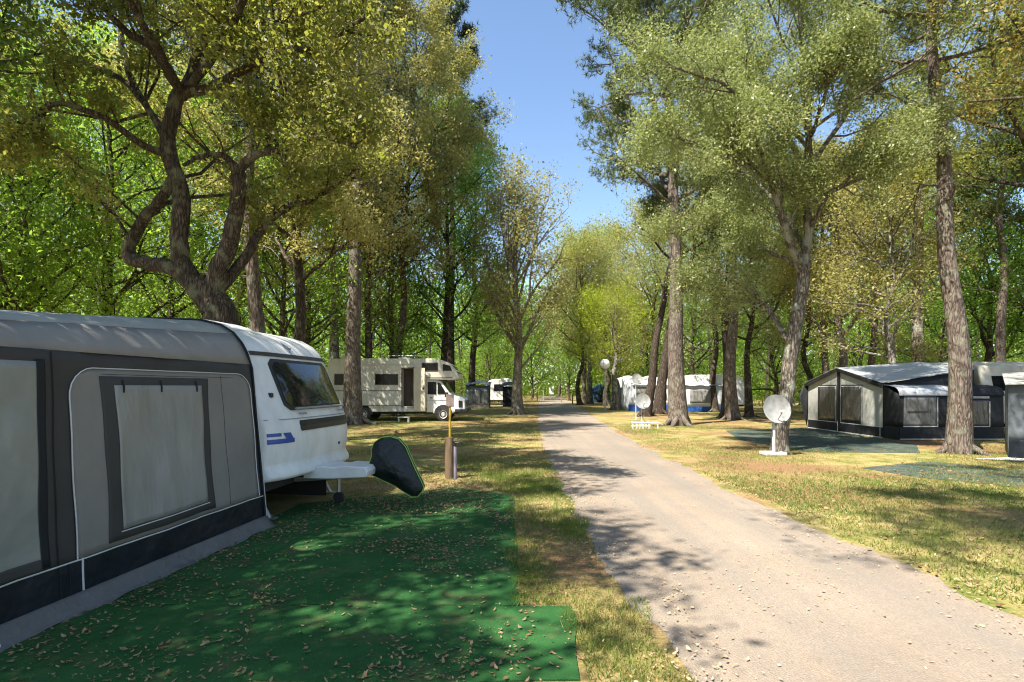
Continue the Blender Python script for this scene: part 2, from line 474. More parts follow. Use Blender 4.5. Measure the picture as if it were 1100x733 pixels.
def carpet_mat(name, a, b_, dirt, dpos=0.55):
    m, nt, nd, lk, b = new_mat(name)
    n1 = noise(nd, lk, 1.3, 5, 0.6); n2 = noise(nd, lk, 140, 3, 0.7); n3 = noise(nd, lk, 3.2, 6, 0.7)
    base = ramp(nd, [(0.3, a), (0.7, b_)]); lk.new(n1.outputs[0], base.inputs[0])
    c = mixc(nd, lk, 0.5, base.outputs[0], n2.outputs[0], 'OVERLAY')
    d = ramp(nd, [(dpos, 0.0), (dpos + 0.15, 0.6)]); lk.new(n3.outputs[0], d.inputs[0])
    c = mixc(nd, lk, d.outputs[0], c, dirt)
    lk.new(c, b.inputs['Base Color']); b.inputs['Roughness'].default_value = 0.95
    b.inputs['Specular IOR Level'].default_value = 0.15
    bp = nd.new('ShaderNodeBump'); bp.inputs['Strength'].default_value = 0.7; bp.inputs['Distance'].default_value = 0.012
    lk.new(n2.outputs[0], bp.inputs['Height'])
    nw = noise(nd, lk, 2.2, 2, 0.4, stretch=(1.6, .7, 1))
    b2 = nd.new('ShaderNodeBump'); b2.inputs['Strength'].default_value = 0.5; b2.inputs['Distance'].default_value = 0.10
    lk.new(nw.outputs[0], b2.inputs['Height']); lk.new(bp.outputs[0], b2.inputs['Normal']); lk.new(b2.outputs[0], b.inputs['Normal'])
    return m
M['carpet'] = carpet_mat('carpet', (0.016, 0.074, 0.019), (0.040, 0.132, 0.036), (0.12, 0.11, 0.05), 0.52)
M['carpet_faded'] = carpet_mat('carpet_faded', (0.035, 0.065, 0.055), (0.07, 0.105, 0.09), (0.20, 0.13, 0.07), 0.48)

# ------------------------------------------------------------------ value noise for scattering
_rs = np.random.RandomState(7)
_tab = _rs.rand(256, 256)
def vnoise(x, y):
    xi = np.floor(x).astype(int); yi = np.floor(y).astype(int)
    fx = x - xi; fy = y - yi
    fx = fx * fx * (3 - 2 * fx); fy = fy * fy * (3 - 2 * fy)
    g = lambda a, b: _tab[a & 255, b & 255]
    return (g(xi, yi) * (1 - fx) + g(xi + 1, yi) * fx) * (1 - fy) + (g(xi, yi + 1) * (1 - fx) + g(xi + 1, yi + 1) * fx) * fy
def fbm(x, y, s):
    return 0.55 * vnoise(x * s, y * s) + 0.3 * vnoise(x * s * 2.1 + 17, y * s * 2.1 + 5) + 0.15 * vnoise(x * s * 4.3 + 3, y * s * 4.3 + 31)

def gp(px, py):
    """point of the ground seen at a spot of the photograph (survey of the place)"""
    Y = 600 * EYE / (py - 416)
    return ((px - 550) / 600 * Y, Y)

# ------------------------------------------------------------------ ground, road, carpets
g = MB(); g.add([(-400, -60, 0), (400, -60, 0), (400, 500, 0), (-400, 500, 0)], [(0, 1, 2, 3)])
tag(g.build('ground', M['ground']), kind='structure')

RL = [(-12, 1.25), (0, 1.02), (3, 0.97), (6, 0.86), (9.2, 0.79), (16, 0.92), (28, 1.28), (45, 2.1), (68, 3.3), (100, 5.2)]
RR = [(-12, 3.9), (0, 3.65), (4, 3.5), (6.7, 3.36), (10, 3.38), (16.3, 3.55), (28, 4.25), (40, 5.0), (68, 6.7), (100, 8.7)]
def road_l(y): return np.interp(y, [a for a, _ in RL], [b for _, b in RL])
def road_r(y): return np.interp(y, [a for a, _ in RR], [b for _, b in RR])
vs = []; fs = []
ys = np.concatenate([np.arange(-12, 30, 0.12), np.arange(30, 100, 0.6)])
for k, y in enumerate(ys):
    a = road_l(y) + (fbm(np.float64(y), np.float64(3.3), 0.9) - 0.5) * 0.34 + (fbm(np.float64(y), np.float64(9.1), 5) - 0.5) * 0.12
    b = road_r(y) + (fbm(np.float64(y), np.float64(23.7), 0.8) - 0.5) * 0.40 + (fbm(np.float64(y), np.float64(1.7), 5) - 0.5) * 0.14
    m_ = 0.5 * (a + b)
    vs += [(a, y, 0.004), (m_, y, 0.012), (b, y, 0.004)]
    if k:
        q = 3 * k
        fs += [(q - 3, q - 2, q + 1, q), (q - 2, q - 1, q + 2, q + 1)]
tag(MB().add(vs, fs).build('road', M['road'], smooth=True), kind='structure')

def carpet(poly, mat, name, label, seed, z=0.008, n=0.25):
    """thin outdoor carpet: outline subdivided, slightly wavy edge, fan of quads over a grid"""
    c = MB()
    pts = []
    rnd = random.Random(seed)
    for i in range(len(poly)):
        a = Vector((*poly[i], 0)); b = Vector((*poly[(i + 1) % len(poly)], 0))
        m = max(1, int((b - a).length / n))
        for k in range(m):
            p = a.lerp(b, k / m)
            pts.append((p.x + rnd.uniform(-.022, .022), p.y + rnd.uniform(-.022, .022)))
    c.prism(pts, 0.003, z, 'z')
    o = c.build(name, mat)
    return tag(o, label, 'carpet')
carpet([(-3.4, 3.02), (0.36, 3.02), (0.45, 4.06), (-3.3, 4.08)], M['carpet'], 'ground_carpet',
       'bright green carpet strip nearest the camera with fallen leaves on it', 3, 0.011)
carpet([(-3.3, 4.085), (0.05, 4.075), (0.02, 8.2), (-0.9, 8.9), (-2.9, 7.6), (-2.95, 6.4)], M['carpet'], 'ground_carpet',
       'dark green carpet running along grey awning to the caravan drawbar', 4, 0.008)
carpet([gp(780, 463), gp(868, 459.5), gp(985, 478), gp(988, 487), gp(868, 486), gp(795, 473)], M['carpet_faded'], 'ground_carpet',
       'faded teal carpet in front of the black gabled awning', 5)
carpet([gp(925, 503), gp(1000, 496), gp(1110, 507), gp(1125, 527), gp(985, 513)], M['carpet_faded'], 'ground_carpet',
       'faded green carpet half under pine litter right of the road', 6)

# ------------------------------------------------------------------ scattered grass and fallen leaves (stuff)
def scatter_leaves(name, pts, size, mat, seed, label):
    rs = np.random.RandomState(seed)
    n = len(pts)
    a = rs.rand(n) * 2 * np.pi
    L = size * (0.4 + 1.3 * rs.rand(n) ** 1.6); W = L * (0.3 + 0.25 * rs.rand(n))
    d = np.stack([np.cos(a), np.sin(a), rs.normal(0, .18, n)], 1); s = np.stack([-np.sin(a), np.cos(a), rs.normal(0, .3, n)], 1)
    c = np.column_stack([pts, 0.016 + rs.rand(n) * 0.012])
    up = np.array([0, 0, 1.0]) * (L * (rs.rand(n) * 0.25))[:, None]
    v = np.empty((n, 8, 3))
    Lc = L[:, None]; Wc = W[:, None]
    prof = ((-.5, 0, 1), (-.2, .42, .15), (.1, .5, 0), (.36, .26, .3), (.5, 0, 1), (.34, -.24, .3), (.05, -.5, 0), (-.22, -.36, .15))
    for q, (a_, b_, u_) in enumerate(prof):
        jit = 1 + rs.normal(0, .16, n)[:, None]
        v[:, q] = c + d * Lc * a_ * jit + s * Wc * b_ * jit + up * u_
    v[:, :, 2] = np.maximum(v[:, :, 2], 0.0125)
    idx = np.arange(8 * n).reshape(n, 8)
    quads = np.concatenate([idx[:, [0, 1, 7]], idx[:, [1, 2, 7]], idx[:, [2, 6, 7]], idx[:, [2, 3, 6]], idx[:, [3, 5, 6]], idx[:, [3, 4, 5]]], 1)
    me = np_mesh(name, v.reshape(-1, 3), 3, quads.ravel(), mat)
    o = bpy.data.objects.new(name, me); link(o)
    return tag(o, label, 'leaves', kind='stuff')

def rand_pts(rs, n, x0, x1, y0, y1, dens):
    x = x0 + rs.rand(n) * (x1 - x0); y = y0 + rs.rand(n) * (y1 - y0)
    k = rs.rand(n) < dens(x, y)
    return np.column_stack([x[k], y[k]])

rs = np.random.RandomState(11)
wall_x = lambda y: -2.84 + 0.11 * (y - 6.44)
cp = [rand_pts(rs, 28000, -3.3, 0.5, 3.0, 9.2, lambda x, y: (x > wall_x(y) + 0.1) * np.clip((fbm(x, y, 1.6) - 0.40) * 1.8, 0.07, 0.75)),
      rand_pts(rs, 5200, -3.3, -1.0, 3.3, 7.0, lambda x, y: np.exp(-((x - wall_x(y) - 0.3) / 0.22) ** 2) * 0.8),
      rand_pts(rs, 6500, -2.6, -0.3, 7.0, 9.6, lambda x, y: 0.5 + 0 * x)]
scatter_leaves('fallen_leaves', np.vstack(cp), 0.029, M['dead_leaf'], 1, 'brown fallen leaves lying over the green carpets')
edge_l = lambda x, y: np.exp(-((x - road_l(y) - 0.02) / 0.28) ** 2)
edge_r = lambda x, y: np.exp(-((x - road_r(y) - 0.15) / 0.40) ** 2)
cp = [rand_pts(rs, 26000, 0.1, 2.0, 2.6, 16, lambda x, y: edge_l(x, y) * 0.55 * np.clip((fbm(x, y, 1.3) - .25) * 2.4, 0, 1)),
      rand_pts(rs, 42000, 2.3, 5.2, 2.6, 26, lambda x, y: edge_r(x, y) * 0.6 * np.clip((fbm(x, y, 1.3) - .2) * 2.4, 0, 1)),
      rand_pts(rs, 5000, 1.0, 3.4, 2.6, 9, lambda x, y: np.clip((fbm(x, y, 0.9) - .56) * 2.0, 0.012, 0.35))]
scatter_leaves('leaf_litter', np.vstack(cp), 0.023, M['dead_pale'], 2, 'pale dry leaves gathered along both edges of the road')
cp = [rand_pts(rs, 30000, 3.4, 20, 3.5, 26, lambda x, y: np.clip((fbm(x, y, 0.5) - .42) * 2.2, 0.02, 0.7) * (x > road_r(y))),
      rand_pts(rs, 14000, -9, 1.0, 9, 28, lambda x, y: np.clip((fbm(x, y, 0.5) - .42) * 2.2, 0.03, 0.7) * (x < road_l(y)))]
scatter_leaves('leaf_litter', np.vstack(cp), 0.05, M['dead_leaf'], 3, 'brown leaf litter strewn over the grass plots')

def grass(name, pts, h, w, mat, seed, label):
    rs = np.random.RandomState(seed)
    n = len(pts)
    a = rs.rand(n) * 2 * np.pi
    H = h * (0.45 + rs.rand(n) * 0.9)
    lean = rs.normal(0, 0.55, (n, 2)) * H[:, None]
    v = np.empty((n, 3, 3))
    side = np.stack([np.cos(a), np.sin(a)], 1) * (w * 0.5)
    v[:, 0, :2] = pts - side; v[:, 1, :2] = pts + side; v[:, 0, 2] = v[:, 1, 2] = 0.0
    v[:, 2, :2] = pts + lean; v[:, 2, 2] = H
    me = np_mesh(name, v.reshape(-1, 3), 3, np.arange(3 * n), mat)
    o = bpy.data.objects.new(name, me); link(o)
    return tag(o, label, 'grass', kind='stuff')

def strip_d(x, y):
    m = (x > -.17 * np.clip(fbm(x + 5, y, 2.6) * 2 - .75, 0, 1) + np.where(y < 4.06, 0.42, np.where(y < 8.3, 0.02, .03 - 1.0 * np.clip((y - 8.3) / 2, 0, 1) * (.6 + fbm(x, y, 1.5))))) * (x < road_l(y) + 0.06 * np.sin(y * 5))
    return m * np.clip((fbm(x, y, 1.1) - 0.26) * 3.0, 0.05, 1) * np.clip((13.5 - y) / 5, 0, 1)
p1 = rand_pts(rs, 150000, -1.6, 1.15, 2.6, 13.5, strip_d)
k = rs.rand(len(p1)) < np.clip((fbm(p1[:, 0] + 9, p1[:, 1], 0.8) - 0.32) * 3, 0.15, 0.9)
grass('grass', p1[k], 0.055, 0.006, M['grass_green'], 5, 'green grass strip between the carpets and the road')
grass('dry_grass', p1[~k], 0.045, 0.006, M['grass_blade'], 6, 'dry straw coloured grass mixed into the verge beside the carpets')
off_carpet = lambda x, y: 1.0 - ((x > 6.2) * (y > 14.5) * (y < 20.5) * (x < 11.5)) * 0.97
p2 = rand_pts(rs, 420000, 3.3, 15, 3.3, 24, lambda x, y: off_carpet(x, y) * (x > road_r(y) + 0.05 + 0.25 * fbm(x, y, 2)) * np.clip((fbm(x, y, 0.55) - 0.30) * 2.2, 0.05, 0.75) * np.clip(7.0 / y, 0.25, 1))
k = rs.rand(len(p2)) < np.clip((fbm(p2[:, 0] + 40, p2[:, 1], 0.45) - 0.42) * 3, 0.06, 0.8)
grass('grass', p2[k], 0.05, 0.010, M['grass_green'], 7, 'patches of green grass right of the road')
grass('dry_grass', p2[~k], 0.04, 0.010, M['grass_blade'], 8, 'short dry yellow grass right of the road')
p3 = rand_pts(rs, 200000, -9, 1.5, 8.6, 30, lambda x, y: np.clip((y - 8.6) / 3 + .15, 0, 1) * (x < road_l(y) - 0.05) * np.clip((fbm(x, y, 0.5) - 0.34) * 2.0, 0.03, 0.6) * np.clip(12.0 / y, 0.3, 1))
k = rs.rand(len(p3)) < np.clip((fbm(p3[:, 0] + 70, p3[:, 1], 0.45) - 0.45) * 3, 0.05, 0.8)
grass('grass', p3[k], 0.05, 0.013, M['grass_green'], 9, 'green grass patches on the plot left of the road')
grass('dry_grass', p3[~k], 0.04, 0.013, M['grass_blade'], 10, 'dry golden grass on the plot before the motorhome')

# ------------------------------------------------------------------ trees
def unit(v):
    return v / (np.linalg.norm(v, axis=-1, keepdims=True) + 1e-9)

class Tree:
    """a skeleton of tapered limbs plus the points that carry leaves"""
    def __init__(s, seed):
        s.rs = np.random.RandomState(seed); s.mb = MB(); s.lp = []
    def wob(s, pts, amt):
        pts = [np.array(p, float) for p in pts]
        return [p + (s.rs.normal(0, amt, 3) if 0 < i < len(pts) - 1 else 0) for i, p in enumerate(pts)]
    def smooth_path(s, pts, n):
        """Catmull-Rom through pts"""
        P = [np.array(p, float) for p in pts]
        P = [2 * P[0] - P[1]] + P + [2 * P[-1] - P[-2]]
        out = []
        m = len(P) - 3
        for k in range(n + 1):
            t = k / n * m; i = min(int(t), m - 1); f = t - i
            a, b, c, d = P[i:i + 4]
            out.append(0.5 * ((2 * b) + (c - a) * f + (2 * a - 5 * b + 4 * c - d) * f * f + (3 * b - a - 3 * c + d) * f ** 3))
        return out
    def stem(s, pts, r0, r1, n=14, sides=10, flare=0.0, wob=0.0):
        path = s.smooth_path(pts, n)
        if wob: path = s.wob(path, wob)
        rad = []
        for i in range(len(path)):
            t = i / (len(path) - 1)
            r = r0 + (r1 - r0) * t ** 0.9
            if flare: r *= 1 + flare * math.exp(-t * 16)
            rad.append(r)
        s.mb.tube(path, rad, sides)
        return path, rad
    def at(s, path, rad, t):
        x = t * (len(path) - 1); i = min(int(x), len(path) - 2); f = x - i
        p = path[i] * (1 - f) + path[i + 1] * f
        return p, unit(path[i + 1] - path[i]), rad[i] * (1 - f) + rad[i + 1] * f
    def roots(s, r0, n=6):
        for k in range(n):
            a = k * 6.283 / n + s.rs.uniform(-.35, .35); l = r0 * s.rs.uniform(2.2, 3.6)
            d = np.array([math.cos(a), math.sin(a), 0])
            s.mb.tube([d * r0 * .45 + np.array([0, 0, r0 * 1.9]), d * r0 * .95 + np.array([0, 0, r0 * .75]), d * l * .62 + np.array([0, 0, r0 * .12]), d * l + np.array([0, 0, -.06])],
                      [r0 * .30, r0 * .36, r0 * .24, r0 * .10], 8, cap=False)
    def branch(s, p, d, L, r, n=6, up=0.12, wob=0.22, sides=6, r_end=0.25):
        pts = [np.array(p)]; d = unit(np.array(d, float))
        for i in range(n):
            d = unit(d + s.rs.normal(0, wob, 3) + np.array([0, 0, up]))
            pts.append(pts[-1] + d * L / n)
        rad = [r * (1 - (1 - r_end) * i / n) for i in range(n + 1)]
        s.mb.tube(pts, rad, sides, cap=False)
        return pts, rad
    def side_dir(s, d, ang):
        r = unit(s.rs.normal(0, 1, 3)); r = unit(r - d * np.dot(r, d))
        return unit(d * math.cos(ang) + r * math.sin(ang))
    def dress(s, pts, rad, L, nsub=6, ntwig=4, t0=0.25, up=0.1, sublen=0.5, twlen=0.45, draw_twigs=True, flat=0.0):
        """sub-branches and twigs along a limb; their outer points carry leaves"""
        for k in range(nsub):
            t = t0 + (1 - t0) * (k + s.rs.rand()) / nsub
            p, d, r = s.at(pts, rad, min(t, .99))
            dd = s.side_dir(d, s.rs.uniform(.5, 1.15)); dd[2] *= (1 - flat)
            l = L * sublen * (1 - .45 * t) * s.rs.uniform(.6, 1.2)
            sp, sr = s.branch(p, dd, l, min(r * .6, .01 + l * .012), 4, up, .25, 4, .3)
            for q in range(ntwig):
                t2 = .3 + .7 * (q + s.rs.rand()) / ntwig
                p2, d2, r2 = s.at(sp, sr, min(t2, .99))
                d3 = s.side_dir(d2, s.rs.uniform(.4, 1.0))
                l2 = twlen * s.rs.uniform(.5, 1.2)
                if draw_twigs: s.mb.tube([p2, p2 + d3 * l2 * .5 + s.rs.normal(0, .03, 3), p2 + d3 * l2], [min(r2, .008), .005, .003], 3, cap=False)
                for f in (.35, .7, 1.0): s.lp.append(p2 + d3 * l2 * f)
            s.lp.append(sp[-1])
        s.lp.append(pts[-1])
    def leaves(s, n, size, spread, mat, aspect=0.5, droop=0.0, keep=None):
        P = np.array(s.lp); rs = s.rs
        c = P[rs.randint(0, len(P), n)] + rs.normal(0, spread, (n, 3))
        if keep is not None: c = c[keep(c)]
        n = len(c)
        d = unit(rs.normal(0, 1, (n, 3)) + np.array([0, 0, -droop]))
        q = rs.normal(0, 1, (n, 3)) + np.array([0, 0, .9]); s2 = unit(np.cross(d, q))
        nn = np.cross(s2, d)
        L = (size * (.5 + 1.1 * rs.rand(n) ** 1.5))[:, None]; W = L * aspect * (.7 + .6 * rs.rand(n))[:, None]
        v = np.empty((n, 4, 3))
        v[:, 0] = c - d * L * .5; v[:, 1] = c + s2 * W * .5 + nn * W * .18
        v[:, 2] = c + d * L * .5; v[:, 3] = c - s2 * W * .5 + nn * W * .18
        return np_mesh('crown', v.reshape(-1, 3), 4, np.arange(4 * n), mat)
    def needles(s, ntuft, per, length, width, spread, mat):
        P = np.array(s.lp); rs = s.rs
        c = P[rs.randint(0, len(P), ntuft)] + rs.normal(0, spread, (ntuft, 3))
        ax = unit(rs.normal(0, 1, (ntuft, 3)) * .6 + np.array([0, 0, .8]))
        c = np.repeat(c, per, 0); ax = np.repeat(ax, per, 0); n = len(c)
        d = unit(ax * .55 + rs.normal(0, .6, (n, 3)))
        s2 = unit(np.cross(d, rs.normal(0, 1, (n, 3))))
        L = (length * (.7 + .6 * rs.rand(n)))[:, None]
        v = np.empty((n, 3, 3))
        v[:, 0] = c - s2 * width * .5; v[:, 1] = c + s2 * width * .5; v[:, 2] = c + d * L
        return np_mesh('crown', v.reshape(-1, 3), 3, np.arange(3 * n), mat)
    def crown_limbs(s, path, rad, H, cb, Rm, nl, shape='round', e0=(.3, .9), up=.1, nsub=6, ntwig=4, **kw):
        for i in range(nl):
            tt = (i + s.rs.rand()) / nl
            t = cb + (0.985 - cb) * tt
            p, d, r = s.at(path, rad, t)
            if shape == 'round': Rr = Rm * math.sqrt(max(.06, 1 - (1.75 * tt - .75) ** 2 * .95))
            elif shape == 'pine': Rr = Rm * min(1, .45 + tt * 2.2) * (1 - tt * .75)
            elif shape == 'wide': Rr = Rm * (1 - .55 * tt)
            else: Rr = Rm * (1 - .7 * tt ** 1.5) * min(1, .6 + tt * 2)
            az = i * 2.39996 + s.rs.uniform(-.5, .5)
            el = s.rs.uniform(*e0) + tt * .35
            dd = np.array([math.cos(az) * math.cos(el), math.sin(az) * math.cos(el), math.sin(el)])
            L = Rr * s.rs.uniform(.7, 1.2) / max(.5, math.cos(el) ** .5)
            lp, lr = s.branch(p, dd, L, min(r * .62, .02 + L * .017), 6, up, .16)
            s.dress(lp, lr, L, nsub, ntwig, **kw)
    def finish(s, name, crown_me, bark, parent):
        o = s.mb.build('trunk', bark, parent, smooth=True, angle=80)
        c = bpy.data.objects.new('crown', crown_me); link(c, parent)
        return o

def straight(rs, H, lean=(0, 0), n=7, amt=.12):
    return [np.array([lean[0] * (i / n) ** 1.3 + (rs.normal(0, amt) if 0 < i else 0), lean[1] * (i / n) ** 1.3 + (rs.normal(0, amt) if 0 < i else 0), H * i / n - (0.08 if i == 0 else 0)]) for i in range(n + 1)]

def broadleaf(name, label, loc, seed, H, r0, cb, Rm, nl, nleaf, lsize, mat, bark, spread=.28, lean=(0, 0), shape='round', nsub=6, ntwig=4, aspect=.55, e0=(.2, .8), up=.1, wob=.12, twl=.45, group=None, rz=0, draw=False):
    t = Tree(seed)
    root = thing(name, label, 'tree', loc, rz, group)
    path, rad = t.stem(straight(t.rs, H, lean, amt=wob), r0, r0 * .12, 16, 9, flare=.35)
    t.roots(r0, 5)
    t.crown_limbs(path, rad, H, cb, Rm, nl, shape, e0, up, nsub, ntwig, twlen=twl, draw_twigs=draw)
    t.finish(name, t.leaves(nleaf, lsize, spread, mat, aspect), bark, root)
    return root

def pine(name, label, loc, seed, H, r0, cb, Rm, nl, ntuft, mat, bark, lean=(0, 0), length=.22, width=.026, nsub=6, per=9, group=None, wob=.1, stubs=6, spread=.16):
    t = Tree(seed)
    root = thing(name, label, 'tree', loc, 0, group)
    path, rad = t.stem(straight(t.rs, H, lean, amt=wob), r0, r0 * .16, 34, 14, flare=.25)
    t.roots(r0)
    for i in range(stubs):                                           # dead bare branches under the crown
        p, d, r = t.at(path, rad, t.rs.uniform(.28, cb))
        az = t.rs.uniform(0, 6.28); L = t.rs.uniform(.5, 2.2)
        lp, lr = t.branch(p, (math.cos(az), math.sin(az), .05), L, .03, 5, -.03, .2, 5)
        for q in range(3):
            p2, d2, r2 = t.at(lp, lr, t.rs.uniform(.3, .95))
            t.branch(p2, t.side_dir(d2, .8), L * .35, .012, 3, 0, .2, 3)
    t.crown_limbs(path, rad, H, cb, Rm, nl, 'pine', (-.05, .45), .09, nsub, 4, twlen=.4, draw_twigs=False, flat=.35)
    t.finish(name, t.needles(ntuft, per, length, width, spread, mat), bark, root)
    return root

# --- the big forked oak behind the caravan: limbs traced from the photograph, at about 10.5 m
def traced(pts, sc, ox, oy, Y, cx, cyz=None):
    """points of the photograph at distance Y (+ own offset) -> local points round the trunk foot (cx, Y)"""
    out = []
    for p in pts:
        dy = p[2] if len(p) > 2 else 0
        px = ox + p[0] * sc; py = oy + p[1] * sc; yy = Y + dy
        out.append(np.array([(px - 550) / 600 * yy - cx, dy, EYE + (416 - py) / 600 * yy]))
    return out
T = Tree(101)
YT = 10.5; CX = (238 - 550) / 600 * YT
root = thing('forked_oak', 'big dark oak with twisting forked limbs behind the white caravan', 'tree', (CX, YT, 0))
Z7 = lambda pts: traced(pts, .4777, 0, 0, YT, CX)
foot = [np.array([0.05, 0, -.1]), np.array([.02, 0, .9])]
trunk_pts = foot + Z7([(495, 735), (480, 680), (445, 640)])
T.stem(trunk_pts, .36, .27, 12, 12, flare=.35, wob=.012)
limbs = [
    (Z7([(450, 650), (412, 600), (402, 540), (407, 440), (385, 360), (378, 300), (395, 230), (415, 205)]), .185, .12),
    (Z7([(440, 645), (390, 605, .1), (330, 592, .25), (288, 578, .4), (300, 535, .45), (328, 490, .4), (362, 450, .3), (392, 400, .3), (385, 340, .4), (350, 270, .6), (300, 190, .9), (270, 80, 1.2), (280, -60, 1.4), (240, -220, 1.6)]), .16, .035),
    (Z7([(480, 680), (485, 620, -.1), (512, 560, -.2), (528, 490, -.3), (535, 410, -.4), (532, 375, -.4)]), .19, .12),
    (Z7([(532, 378, -.4), (500, 350, -.6), (450, 352, -.8), (412, 372, -1)]), .07, .03),
    (Z7([(534, 385, -.4), (575, 350, -.6), (640, 335, -.9), (720, 310, -1.4), (800, 330, -1.8)]), .09, .03),
    (Z7([(490, 650), (545, 590, .2), (585, 520, .4), (640, 470, .6), (720, 440, .9), (800, 380, 1.2)]), .12, .03),
    (Z7([(412, 210), (480, 195, -.4), (545, 160, -.8), (620, 118, -1.2), (720, 100, -1.6), (820, 40, -2)]), .095, .03),
    (Z7([(412, 212), (435, 150, -.2), (455, 95, -.3), (490, 40, -.4), (530, 0, -.6), (560, -90, -.8), (600, -260, -1)]), .10, .03),
    (Z7([(470, 70, -.3), (540, 50, -.8), (628, 45, -1.2), (740, 10, -1.8)]), .05, .02),
    (Z7([(425, 205), (440, 130, .2), (420, 60, .3), (415, 0, .4), (440, -120, .5), (430, -300, .8)]), .08, .03),
    (Z7([(410, 210), (370, 150, -.2), (330, 100, -.4), (270, 60, -.6), (225, 0, -.8), (150, -120, -1.2), (90, -240, -1.6)]), .10, .03),
    (Z7([(380, 350), (310, 320, -.3), (230, 265, -.6), (130, 235, -1), (60, 290, -1.4), (0, 312, -1.6), (-120, 300, -2)]), .075, .025),
    (Z7([(385, 330), (330, 240, .3), (260, 170, .7), (160, 130, 1.2), (40, 60, 1.6)]), .07, .025),
    (Z7([(410, 210), (360, 120, -1.2), (300, 20, -2.2), (220, -120, -3.0), (200, -300, -3.6)]), .085, .03),
    (Z7([(425, 200), (520, 60, -1.6), (600, -120, -2.8), (700, -300, -3.6)]), .085, .03),
]
for pts, a, b in limbs:
    path, rad = T.stem(pts, a, b, max(8, len(pts) * 3), 8, wob=.012)
    L = sum(np.linalg.norm(path[i + 1] - path[i]) for i in range(len(path) - 1))
    if b < .05 and L > 2.2:
        T.dress(path, rad, L * .75, 13, 6, t0=.25, sublen=.42, twlen=.45)
T.finish('forked_oak', T.leaves(66000, .075, .13, M['leaf_olive'], .6), M['bark_oak'], root)

# --- grey-green oak with the dish at its foot
T = Tree(202)
Y2 = 13.9; CX = (838 - 550) / 600 * Y2
root = thing('cork_oak', 'tall grey-green oak with pale forked trunk behind the roadside satellite dish', 'tree', (CX, Y2, 0))
Z2 = lambda pts: traced(pts, .4364, 740, 180, Y2, CX)
path, rad = T.stem([np.array([-.02, 0, -.1]), np.array([0.0, 0, .4])] + Z2([(238, 560), (254, 450), (272, 330), (282, 262)]), .205, .15, 16, 12, flare=.45, wob=.012)
path, rad = T.stem(Z2([(254, 455), (272, 330), (285, 250), (291, 150), (290, 0), (296, -180, .2), (270, -420, .3)])[1:], .15, .05, 18, 9, wob=.02)
main = (path, rad)
lim = [
    (Z2([(280, 262), (258, 205, -.2), (236, 145, -.4), (206, 60, -.6), (170, -60, -.9), (140, -260, -1.2)]), .13, .03),
    (Z2([(272, 248), (235, 225, .3), (196, 203, .6), (140, 175, 1.0), (60, 140, 1.5)]), .055, .02),
    (Z2([(250, 435), (222, 395, .1), (196, 350, .2), (130, 288, .5), (50, 240, .9), (-40, 160, 1.3)]), .085, .025),
    (Z2([(291, 160), (320, 110, -.3), (352, 60, -.6), (430, 0, -1.0), (520, -80, -1.4)]), .07, .02),
    (Z2([(290, 60), (250, -60, .8), (150, -160, 1.6), (40, -260, 2.2)]), .07, .02),
    (Z2([(291, 0), (230, -90, -1.0), (120, -180, -2.0), (-40, -250, -2.6)]), .075, .02),
    (Z2([(291, 20), (350, -80, 1.0), (440, -200, 1.8), (500, -330, 2.2)]), .07, .02),
    (Z2([(285, 200), (220, 90, 1.2), (100, -10, 2.2), (-60, -60, 3.0)]), .07, .02),
    (Z2([(290, 90), (180, 20, -.8), (60, -40, -1.6), (-100, -100, -2.0)]), .06, .02),
    (Z2([(290, -40), (330, -160, -1.2), (380, -300, -2.0)]), .06, .02),
]
for pts, a, b in lim:
    path, rad = T.stem(pts, a, b, 14, 7, wob=.02)
    L = sum(np.linalg.norm(path[i + 1] - path[i]) for i in range(len(path) - 1))
    T.dress(path, rad, L * .7, 13, 6, t0=.3, sublen=.5, twlen=.6)
T.crown_limbs(main[0], main[1], 12, .45, 4.2, 12, 'round', (.2, .7), .08, 8, 5)
T.finish('cork_oak', T.leaves(230000, .062, .15, M['leaf_grey'], .45), M['bark_pale'], root)

def gx(px, Y): return ((px - 550) / 600 * Y, Y, 0)

# --- individual trees that the photograph shows well
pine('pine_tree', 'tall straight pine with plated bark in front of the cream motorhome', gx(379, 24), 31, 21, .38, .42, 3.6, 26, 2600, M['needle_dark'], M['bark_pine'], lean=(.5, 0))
pine('pine_tree', 'stout pine with pale rooted foot left of the blue-white awning', gx(729, 23.4), 32, 21, .36, .38, 6.9, 48, 16000, M['needle'], M['bark_pine'], lean=(-.8, 0))
pine('pine_tree', 'tall pine with reddish bark standing before the black gabled awning', gx(1030, 13.5), 33, 17, .245, .55, 3.4, 22, 3600, M['needle'], M['bark_pine'], lean=(-.75, .3))
pine('pine_tree', 'dark pine of the close pair by the blue-white awning, shaded left one', gx(781, 28.5), 34, 18, .30, .5, 3.2, 20, 2600, M['needle'], M['bark_dark'], lean=(.4, 0))  # this trunk's shade is put into its darker bark colour
pine('pine_tree', 'reddish pine of the close pair by the blue-white awning, right one', gx(787, 27.5), 35, 18, .30, .5, 3.2, 20, 2600, M['needle'], M['bark_pine'], lean=(.6, .2))
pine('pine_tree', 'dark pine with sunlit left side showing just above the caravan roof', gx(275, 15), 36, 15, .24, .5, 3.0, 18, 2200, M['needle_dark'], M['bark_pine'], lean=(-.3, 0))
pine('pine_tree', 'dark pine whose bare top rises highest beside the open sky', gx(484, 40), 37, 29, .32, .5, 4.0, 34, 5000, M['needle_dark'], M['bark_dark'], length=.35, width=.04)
pine('pine_tree', 'pale trunk pine rising behind the roof of the black gabled awning', gx(984, 27), 38, 17, .32, .5, 3.5, 22, 3000, M['needle'], M['bark_pale'], lean=(.3, 0))
